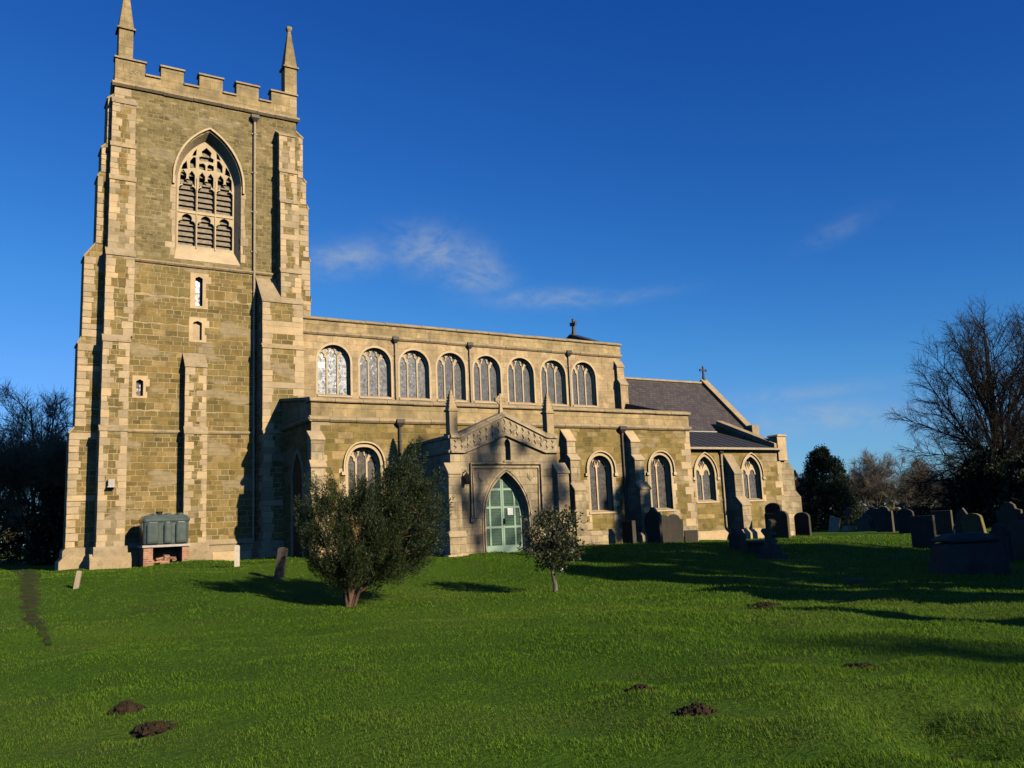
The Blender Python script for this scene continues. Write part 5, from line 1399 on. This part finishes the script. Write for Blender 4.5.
# keep more sprays near the skin of the bush, leave some holes
C, D = sprays(tips, dirs, .66, 125, .085, g)
keep = np.sin(C[:, 0]*5.1+1.0)*np.sin(C[:, 2]*4.3)*np.sin(C[:, 1]*4.7+.5) < .55
crown = link('crown', leaf_mesh('yew_crown', W3(C[keep]), W3(D[keep]), .060, M['yew'], 2, .24), yew)
T = Tubes()
for bx_, tx_, ty_, tz_, r_ in ((0, -.75, .1, 1.9, .045), (.0, -.1, -.3, 2.2, .05), (.03, .65, .2, 2.5, .055), (.02, 1.35, 0, 2.75, .06), (.06, 1.9, -.2, 2.2, .045), (.10, 1.3, -.35, 1.2, .04), (-.02, -.5, .5, 1.6, .035), (.03, .6, -.7, 1.8, .035)):
    n_ = 9; t_ = np.linspace(0, 1, n_); gg = np.random.RandomState(int(abs(tx_*100))+3)
    pts = np.stack([bx_+(tx_-bx_)*(t_**1.25), ty_*t_, -.12+(tz_+.12)*(t_**.9)], 1)+np.concatenate([np.zeros((2, 3)), gg.normal(0, .035, (n_-2, 3))])
    T.add(W3(pts), r_*(1.0-.75*t_), 7)
    for k_ in range(26):
        i = gg.randint(2, n_-1); e = tips[gg.randint(len(tips))]; p_ = pts[i]
        if np.linalg.norm(e-p_) < 1.1: T.add(W3(np.array([p_, (p_+e)/2+gg.normal(0, .05, 3), e])), np.array([.016, .011, .005]), 4)
T.add(W3(np.array([[.0, 0, -.25], [.02, 0, .0], [.05, .0, .25], [.05, 0, .5]])), np.array([.10, .085, .075, .05]), 9)
link('trunk', T.mesh('yew_trunk', M['yewbark']), yew)

# ---- the little broadleaf evergreen by the porch
SX, SY = 11.53, 17.18
sz = float(turf_z(SX, SY))
small = empty('small_tree', (SX, SY, sz), 'small round evergreen tree on a thin bent trunk by the porch door', 'tree')
KS = 1.12
poly = [(-.62, .82), (-.66, 1.15), (-.50, 1.45), (-.58, 1.72), (-.32, 1.88), (-.10, 2.02), (.05, 1.78), (.30, 1.92), (.48, 1.70), (.72, 1.48), (.68, 1.15), (.62, .90), (.30, .66), (.0, .52), (-.25, .62)]
poly = [(a*KS, .52+(b-.52)*1.05) for a, b in poly]
tips2, g2 = fan_bush(poly, .68, 200, 9, (0.0, 1.2)); tips2 = tips2*np.array([1, 1, 1])+g2.normal(0, .10, tips2.shape)
dirs2 = tips2-np.array([0, 0, .6]); dirs2 += g2.normal(0, .3, dirs2.shape)
C2_, D2_ = sprays(tips2, dirs2, .36, 24, .10, g2)
link('crown', leaf_mesh('small_crown', W3(C2_), W3(D2_), .075, M['holly'], 5, .5), small)
T = Tubes(); T.add(W3(np.array([[0, 0, -.2], [.02, 0, .15], [-.03, 0, .4], [-.05, 0, .65], [.0, 0, 1.0], [.03, 0, 1.5]])), np.array([.065, .05, .042, .038, .03, .012]), 8)
for k_ in range(60):
    e = tips2[g2.randint(len(tips2))]; p_ = np.array([-.03, 0, g2.uniform(.5, 1.3)])
    T.add(W3(np.array([p_, (p_+e)/2+np.array([0, 0, -.04]), e])), np.array([.014, .009, .004]), 4)
link('trunk', T.mesh('small_trunk', M['twig']), small)

# ---- large bare lime tree on the right: limbs fan up from a short trunk into a dome of fine twigs
def lime_tree(seed, h, rad, r0):
    g = np.random.RandomState(seed); T = Tubes(); ends = []
    T.add(np.array([[0, 0, -.4], [0, 0, .6], [.05, 0, 2.0], [.08, .02, 3.6], [.05, .05, 6.0], [0, .1, 9.0], [.1, .1, h*.86]]), np.array([r0*1.5, r0*1.15, r0, r0*.9, r0*.6, r0*.34, r0*.1]), 10)
    def curve(p, d, L, n, sag, wig):
        pts = [p]; dd = unit(d)
        for i in range(n): dd = unit(dd+np.array([0, 0, sag])/n+g.normal(0, wig, 3)); pts.append(pts[-1]+dd*L/n)
        return np.array(pts)
    def side(pts, t_, a0, a1, up=0.0):
        x = t_*(len(pts)-1); i = min(int(x), len(pts)-2); p = pts[i]+(pts[i+1]-pts[i])*(x-i); ax = unit(pts[i+1]-pts[i])
        s_ = unit(np.cross(ax, g.normal(0, 1, 3))); a = g.uniform(a0, a1); d = ax*math.cos(a)+s_*math.sin(a); d[2] += up
        return p, unit(d)
    N = 44
    for i in range(N):
        a = i*2.39996+g.uniform(-.3, .3); e = (.15+1.3*(i/N)**.9)           # angle from the vertical
        z0 = g.uniform(2.6, 6.5) if e < .8 else g.uniform(2.4, 4.8)
        d = np.array([math.sin(e)*math.cos(a), math.sin(e)*math.sin(a), math.cos(e)])
        # distance to the dome along this direction
        cz = h*.46; tt = np.linspace(.5, 16, 200); P_ = np.array([0, 0, z0])+d*tt[:, None]
        inn = (P_[:, 0]**2+P_[:, 1]**2)/rad**2+((P_[:, 2]-cz)/(h-cz))**2 < 1
        L = max(4.2, tt[inn].max() if inn.any() else 3.5)*g.uniform(.80, .94)
        L1 = curve(np.array([.05, .03, z0]), d+np.array([0, 0, -.12]), L, 9, .38-1.15*max(0.0, e-.72), .07)
        T.add(L1, np.linspace(.095, .014, len(L1))*(1.1 if e < .6 else .9), 6)
        for j in range(14):
            t_ = .22+.78*(j+g.uniform(.1, .9))/14; p, dd = side(L1, t_, .45, 1.0, .12)
            L2 = curve(p, dd, L*g.uniform(.20, .34)*(1.25-.55*t_), 5, .18, .10); T.add(L2, np.linspace(.045*(1.2-.6*t_), .011, len(L2)), 4)
            for k_ in range(7):
                u_ = .2+.8*(k_+g.uniform(.1, .9))/7; p, dd = side(L2, u_, .4, .95, .05)
                L3 = curve(p, dd, g.uniform(.7, 1.5)*(1.2-.4*u_), 4, -.45 if p[2] < h*.5 else .05, .12); T.add(L3, np.linspace(.015, .007, len(L3)), 3)
                ends.append((L3[0], L3[-1]))
    add_twigs(T, ends, 6, .80, .0062, g, .0)
    return T
LX, LY = 57.6, 32.8
big = empty('bare_tree', (LX, LY, gz(LX, LY)), 'tall bare lime tree with domed crown at the right', 'tree')
link('trunk', lime_tree(8, 14.6, 6.1, .52).mesh('lime_branches', M['bark']), big)

def clump_tree(name, loc, label, w_, h, seed, n, leaf, mat, base=.0, cone=.5, group=None, trunk=True, lobes=9, cat='tree'):
    """dense evergreen: many leaf clumps on an uneven crown"""
    g = np.random.RandomState(seed); root = empty(name, loc, label, cat, group)
    cen = []; 
    for i in range(lobes*9):
        t_ = g.uniform(0, 1); z = base+(h-base)*t_; r = w_/2*((1-t_)**cone)*(min(1, t_*5+.55)); a = g.uniform(0, 6.28); k_ = g.uniform(.55, 1.0)
        cen.append((r*k_*math.cos(a), r*k_*math.sin(a), z, g.uniform(.06, .14)*w_*(1.1-.5*t_)))
    cen = np.array(cen); idx = g.randint(0, len(cen), n)
    v = g.normal(0, 1, (n, 3)); v /= np.linalg.norm(v, axis=1)[:, None]; rr_ = g.uniform(.1, 1.0, n)**.5*g.uniform(.7, 1.35, n)
    C = cen[idx, :3]+v*(cen[idx, 3]*rr_)[:, None]; C[:, 2] = np.maximum(C[:, 2], .02)
    D = v+np.array([0, 0, .25])+g.normal(0, .4, (n, 3))
    link('crown', leaf_mesh(name+'_crown', C, D, leaf, mat, seed, .6), root)
    if trunk:
        T = Tubes(); T.add(np.array([[0, 0, -.3], [0, 0, h*.3], [.03, 0, h*.75]]), np.array([w_*.05, w_*.04, w_*.012]), 8)
        for k_ in range(24):
            c = cen[g.randint(len(cen)), :3]; T.add(np.array([[0, 0, max(.1, c[2]*.7)], c*np.array([.5, .5, .92]), c]), np.array([w_*.014, w_*.009, w_*.004]), 4)
        link('trunk', T.mesh(name+'_trunk', M['bark']), root)
    return root
clump_tree('conifer', (58.0, 47.4, gz(58.0, 47.4)), 'dark dense conifer beyond the chancel end', 5.7, 6.3, 31, 70000, .12, M['evergreen'], 0, .55, lobes=24)
clump_tree('holly_tree', (55.2, 31.6, gz(55, 31.6)), 'dark ivy-like evergreen thicket round the foot of the lime tree', 7.0, 4.4, 32, 36000, .2, M['evergreen'], 0, .35, lobes=13)
clump_tree('holly_tree', (52.5, 27.6, gz(52.5, 27.6)), 'black evergreen bush at the right edge behind the graves', 5.5, 4.0, 33, 26000, .2, M['evergreen'], 0, .3)

# brown winter trees far off, beyond the graves and beyond the tower; copies of three kinds
def winter_tree(seed, h, spread, r0, mat, **kw):
    return bare_tree(seed, h, spread, r0, **kw).mesh('winter_branches', mat)
WM = [winter_tree(41, 7.0, 1.2, .16, M['twig'], levels=4, split=(5, 7), up=.15, trunk=.10, forks=9, twist=.28, lenk=.62, thin=.018, twigs=(5, .65, .008)),
      winter_tree(42, 8.5, .9, .18, M['bark'], levels=4, split=(5, 7), up=.2, trunk=.15, forks=8, twist=.25, lenk=.62, thin=.018, twigs=(4, .7, .008)),
      winter_tree(43, 12.0, .55, .17, M['birch'], levels=4, split=(4, 6), up=.35, trunk=.35, forks=6, twist=.2, lenk=.6, thin=.017, twigs=(4, .7, .008)),
      winter_tree(44, 8.5, .9, .16, M['hazel'], levels=4, split=(5, 7), up=.2, trunk=.12, forks=9, twist=.25, lenk=.62, thin=.018, twigs=(5, .7, .009))]
def place_winter(kind, x, y, s, rz, label, group):
    root = empty('bare_tree', (x, y, gz(x, y)), label, 'tree', group, R(rz)); root.scale = (s,)*3
    o = link('trunk', WM[kind], root); return root
for i, (k_, x, y, s, rz, l) in enumerate([(0, 70, 52, 1.0, 10, 'brown twiggy winter tree right of the conifer'), (0, 74, 50.5, .95, 80, 'lower brown winter tree between conifer and lime tree'), (1, 66, 55.5, .62, 40, 'small bare tree showing just behind the conifer'),
        (0, 76, 46, .95, 200, 'brown winter tree behind the shouldered gravestone'), (1, 80, 44, .7, 140, 'bare tree low behind the lime tree branches'), (0, 70, 42, .62, 260, 'low twiggy tree at the foot of the lime tree')]):
    place_winter(k_, x, y, s, rz, l, 'bare trees beyond the graves')
for i, (k_, x, y, s, rz, l) in enumerate([(2, 4.05, 58, .98, 0, 'pale slender bare tree rising beside the tower corner'), (3, -2.0, 56, 1.0, 30, 'bare tree at the left edge of the photo'), (3, 1.4, 60, 1.02, 120, 'dark bare tree left of the pale one'),
        (3, -.2, 52, .9, 75, 'low twiggy bare tree over the path'), (3, 3.3, 54.5, .98, 170, 'twiggy bare tree tight against the tower edge'), (3, -6, 58, 1.05, 220, 'bare tree outside the left edge'), (3, 5.5, 63, .9, 300, 'bare tree half hidden behind the tower')]):
    place_winter(k_, x, y, s, rz, l, 'bare trees beyond the tower')
for i, (x, y, w_, h, sd, l) in enumerate([(3.9, 50.5, 2.6, 3.8, 51, 'tall black evergreen shrub against the tower edge'), (-1.3, 49.5, 3.0, 2.2, 52, 'dark ivy-grown shrub left of the path'), (1.5, 62, 5, 3.6, 53, 'dark shrub behind the bare trees left of the tower'), (-4.5, 54, 5, 2.8, 54, 'wide dark shrub outside the left edge'), (5.6, 54, 4, 4.2, 55, 'dark shrub half behind the tower')]):
    clump_tree('shrub', (x, y, gz(x, y)), l, w_, h, sd, 11000, .17, M['evergreen'] if i in (0, 4) else M['scrub'], 0, .3, 'shrubs beyond the tower', cat='shrub')
# clipped hedge closing the graveyard
for i, (x, y, l_, rz) in enumerate([(72, 43, 16, -52), (62, 56, 14, -40), (79, 31, 14, -70)]):
    g = np.random.RandomState(60+i); n = 14000
    C = np.stack([g.uniform(-l_/2, l_/2, n), g.normal(0, .45, n), np.abs(g.uniform(0, 1, n))**.8*(1.5+.25*np.sin(np.arange(n)*.0))], 1); C[:, 2] += .15*np.sin(C[:, 0]*2.1)
    root = empty('hedge', (x, y, gz(x, y)), ('dark field hedge behind the graves', 'dark hedge running behind the conifer', 'dark hedge at the far right behind the lime tree')[i], 'hedge', None, R(rz))
    link('foliage', leaf_mesh('hedge_leaves', C, g.normal(0, 1, (n, 3))+np.array([0, 0, .4]), .2, M['scrub'], 60+i, .6), root)

# far wooded skyline all round, low and dark
g = np.random.RandomState(77); n = 26000
a = g.uniform(0, 2*math.pi, n); rr_ = g.uniform(260, 420, n); hh_ = 7+3.5*np.sin(a*9)+2.0*np.sin(a*23+1)
C = np.stack([rr_*np.sin(a), rr_*np.cos(a), g.uniform(0, 1, n)**.8*np.maximum(2.5, hh_)], 1)
o = link('far_woods', leaf_mesh('far_woods', C, g.normal(0, 1, (n, 3))+np.array([0, 0, .5]), 3.2, M['scrub'], 78, .7)); tag(o, 'low dark wooded skyline round the fields', 'woods', kind='stuff')

# ---- trees standing out of frame to the south-east: the graves and porch lie in their shade
def cam_pos(c, a): s_, c_ = math.sin(R(180-SUN_AZ)), math.cos(R(180-SUN_AZ)); return (c*c_-a*s_, c*s_+a*c_)   # c across the sun's rays, a along them
SHADE = [(20.8, -4.0, 5.5, 9.6), (25.0, -4.0, 6.0, 11.6), (29.6, -4.0, 6.0, 12.2), (32.2, -4.0, 4.0, 12.0), (17.5, -3.0, 3.0, 5.6), (23.0, -8.5, 5.0, 12.2), (27.4, -8.0, 5.5, 13.6)]
for i, (c, a, w_, h) in enumerate(SHADE):
    x, y = cam_pos(c, a)
    clump_tree('yew_tree', (x, y, gz(x, y)), ('dense dark yew tree shading the chest tomb', 'tall dark yew tree shading the porch lawn', 'tall dark yew tree shading the aisle foot', 'dark yew tree shading the far graves', 'small dark yew tree nearest the camera side', 'dark yew tree behind the one shading the chest tomb', 'dark yew tree behind the two shading the lawn')[i], w_, h, 90+i, 22000, .30, M['evergreen'], 0, .35, 'yew trees out of frame to the right')
for i, (c, a, s, k_) in enumerate([(30.5, -9.0, 1.5, 1), (10.5, -23.0, 1.3, 1)]):  # the second tree is added, unseen, to darken the foreground lawn
    x, y = cam_pos(c, a)
    place_winter(k_, x, y, s, 50*i, ('great bare tree dappling the aisle wall', 'bare tree added behind the viewer to dapple the near lawn')[i], 'bare trees out of frame to the right')

x, y = cam_pos(32.4, -5.0)
clump_tree('ivy_tree', (x, y, gz(x, y)), 'tall narrow ivy-covered trunk whose shadow climbs the aisle wall', 2.5, 15.8, 101, 12000, .26, M['evergreen'], 0, .2, lobes=12)
x, y = cam_pos(14.2, -1.6)
clump_tree('columnar_yew', (x, y, gz(x, y)), 'slim columnar yew throwing a thin streak over the right lawn', .75, 4.0, 102, 5000, .14, M['evergreen'], 0, .3, lobes=8)
# ivy-clad crown whose broken shade falls on the porch gable
x, y = cam_pos(22.3, -24.0); root = empty('ivy_tree', (x, y, gz(x, y)), 'tall half-dead tree with ragged clumps of ivy in its crown', 'tree')
g = np.random.RandomState(103); cl = []
el_t = math.tan(R(SUN_EL))
for wx, wz, s_, n_ in ((15.75, 4.75, .40, 300), (16.15, 4.15, .42, 300), (16.45, 4.95, .25, 250), (15.1, 5.3, .3, 200), (18.95, 3.6, .28, 260), (19.0, 2.6, .3, 260), (14.95, 2.7, .25, 220), (15.5, 2.2, .3, 200), (16.0, 6.3, .22, 160), (18.3, 2.0, .3, 160), (17.6, 4.5, .2, 120)):
    t_ = ((wx-x)*-math.sin(R(180-SUN_AZ))+(28.0-y)*math.cos(R(180-SUN_AZ)))     # distance along the rays to the porch front
    p_ = np.array([wx+math.sin(R(180-SUN_AZ))*t_-x, 28.0-math.cos(R(180-SUN_AZ))*t_-y, wz+t_*el_t-gz(x, y)])
    v = g.normal(0, 1, (n_, 3)); v /= np.linalg.norm(v, axis=1)[:, None]
    cl.append((p_+v*s_*g.uniform(.2, 1.2, (n_, 1))*np.array([1, 1, 1.3]), v))
link('crown', leaf_mesh('ivy_crown', np.concatenate([c_[0] for c_ in cl]), np.concatenate([c_[1] for c_ in cl]), .22, M['evergreen'], 103, .6), root)
T = Tubes(); T.add(np.array([[0, 0, -.3], [0, 0, 9], [.1, 0, 18], [0, .1, 25]]), np.array([.40, .32, .2, .05]), 9)
for c_ in cl: e = c_[0].mean(0); T.add(np.array([[0.05, 0, e[2]-2.2], [e[0]*.5, e[1]*.5, e[2]-1.2], e]), np.array([.1, .07, .03]), 5)
link('trunk', T.mesh('ivy_trunk', M['bark']), root)

# ------------------------------------------------------------------ grass
def grass_field():
    g = np.random.RandomState(17)
    out = []
    for r0, r1, dens, hgt, wid in ((1.6, 6.5, 3400, .030, .0038), (6.5, 11, 2100, .029, .0048), (11, 18, 950, .030, .0072), (18, 30, 340, .034, .012), (30, 48, 100, .045, .022)):
        a0, a1 = R(-16), R(88); area = .5*(a1-a0)*(r1*r1-r0*r0); n = int(area*dens)
        r = np.sqrt(g.uniform(r0*r0, r1*r1, n)); a = g.uniform(a0, a1, n)
        x = r*np.sin(a); y = r*np.cos(a)
        # clumpy growth: longer tufts towards the right-hand, shaded side
        cl = .5+.5*np.sin(x*2.3+1.7*np.sin(y*1.9))*np.sin(y*2.7+1.3*np.sin(x*2.1)); cl2 = .5+.5*np.sin(x*7.1+2*np.sin(y*5.3))*np.sin(y*6.3+2*np.sin(x*4.9))
        longer = np.clip((x*.85-y*.35-1.0)/4.0, 0, 1)
        H_ = hgt*(.55+.5*cl+.4*cl2*cl+longer*.55)*g.uniform(.55, 1.25, n)
        ok = np.ones(n, bool)
        for mx, my, mr, *_ in MOLES: ok &= np.hypot(x-mx, y-my) > mr*.85*g.uniform(.3, 1.35, n)
        for hx, hy, hr, hd in HOLLOWS[:3]: ok &= (np.hypot(x-hx, y-hy) > hr*.55*g.uniform(.6, 1.4, n))
        ok &= path_dist(x, y)+g.uniform(-.15, .85, n)*g.uniform(0, 1, n) > 0
        ok &= ~((x > TX0-1.4) & (y > TY0-1.0) & (x < 13)) & ~((x > AX0-.2) & (y > AY-.15)) & ~((x > PX0-.3) & (x < PX1+.4) & (y > PY-.4)) & ~((x > 5.4) & (x < 7.05) & (y > 34.1))
        x, y, H_ = x[ok], y[ok], H_[ok]; n = len(x)
        z = turf_z(x, y)-.006
        b = g.uniform(0, 6.28, n); ln = g.uniform(.3, 1.35, n)*H_; w_ = wid*g.uniform(.6, 1.3, n)
        dx, dy = np.cos(b), np.sin(b); sx, sy = -dy*w_/2, dx*w_/2
        v = np.stack([np.stack([x+sx, y+sy, z], 1), np.stack([x-sx, y-sy, z], 1), np.stack([x-sx*.75+dx*ln*.35, y-sy*.75+dy*ln*.35, z+H_*.6], 1), np.stack([x+sx*.75+dx*ln*.35, y+sy*.75+dy*ln*.35, z+H_*.6], 1), np.stack([x+dx*ln, y+dy*ln, z+H_], 1)], 1)
        out.append(v)
    v = np.concatenate(out); n = len(v); v = v.reshape(-1, 3)
    i = np.arange(n)[:, None]*5
    f = np.concatenate([i+np.array([[0, 1, 2, 3]]), i+np.array([[3, 2, 4]])], 1).ravel()
    sizes = np.tile([4, 3], n)
    o = link('grass', np_mesh('grass', v, f, sizes, M['grass'])); tag(o, 'short green turf of the churchyard lawn', 'grass', kind='stuff')
    return n
grass_field()
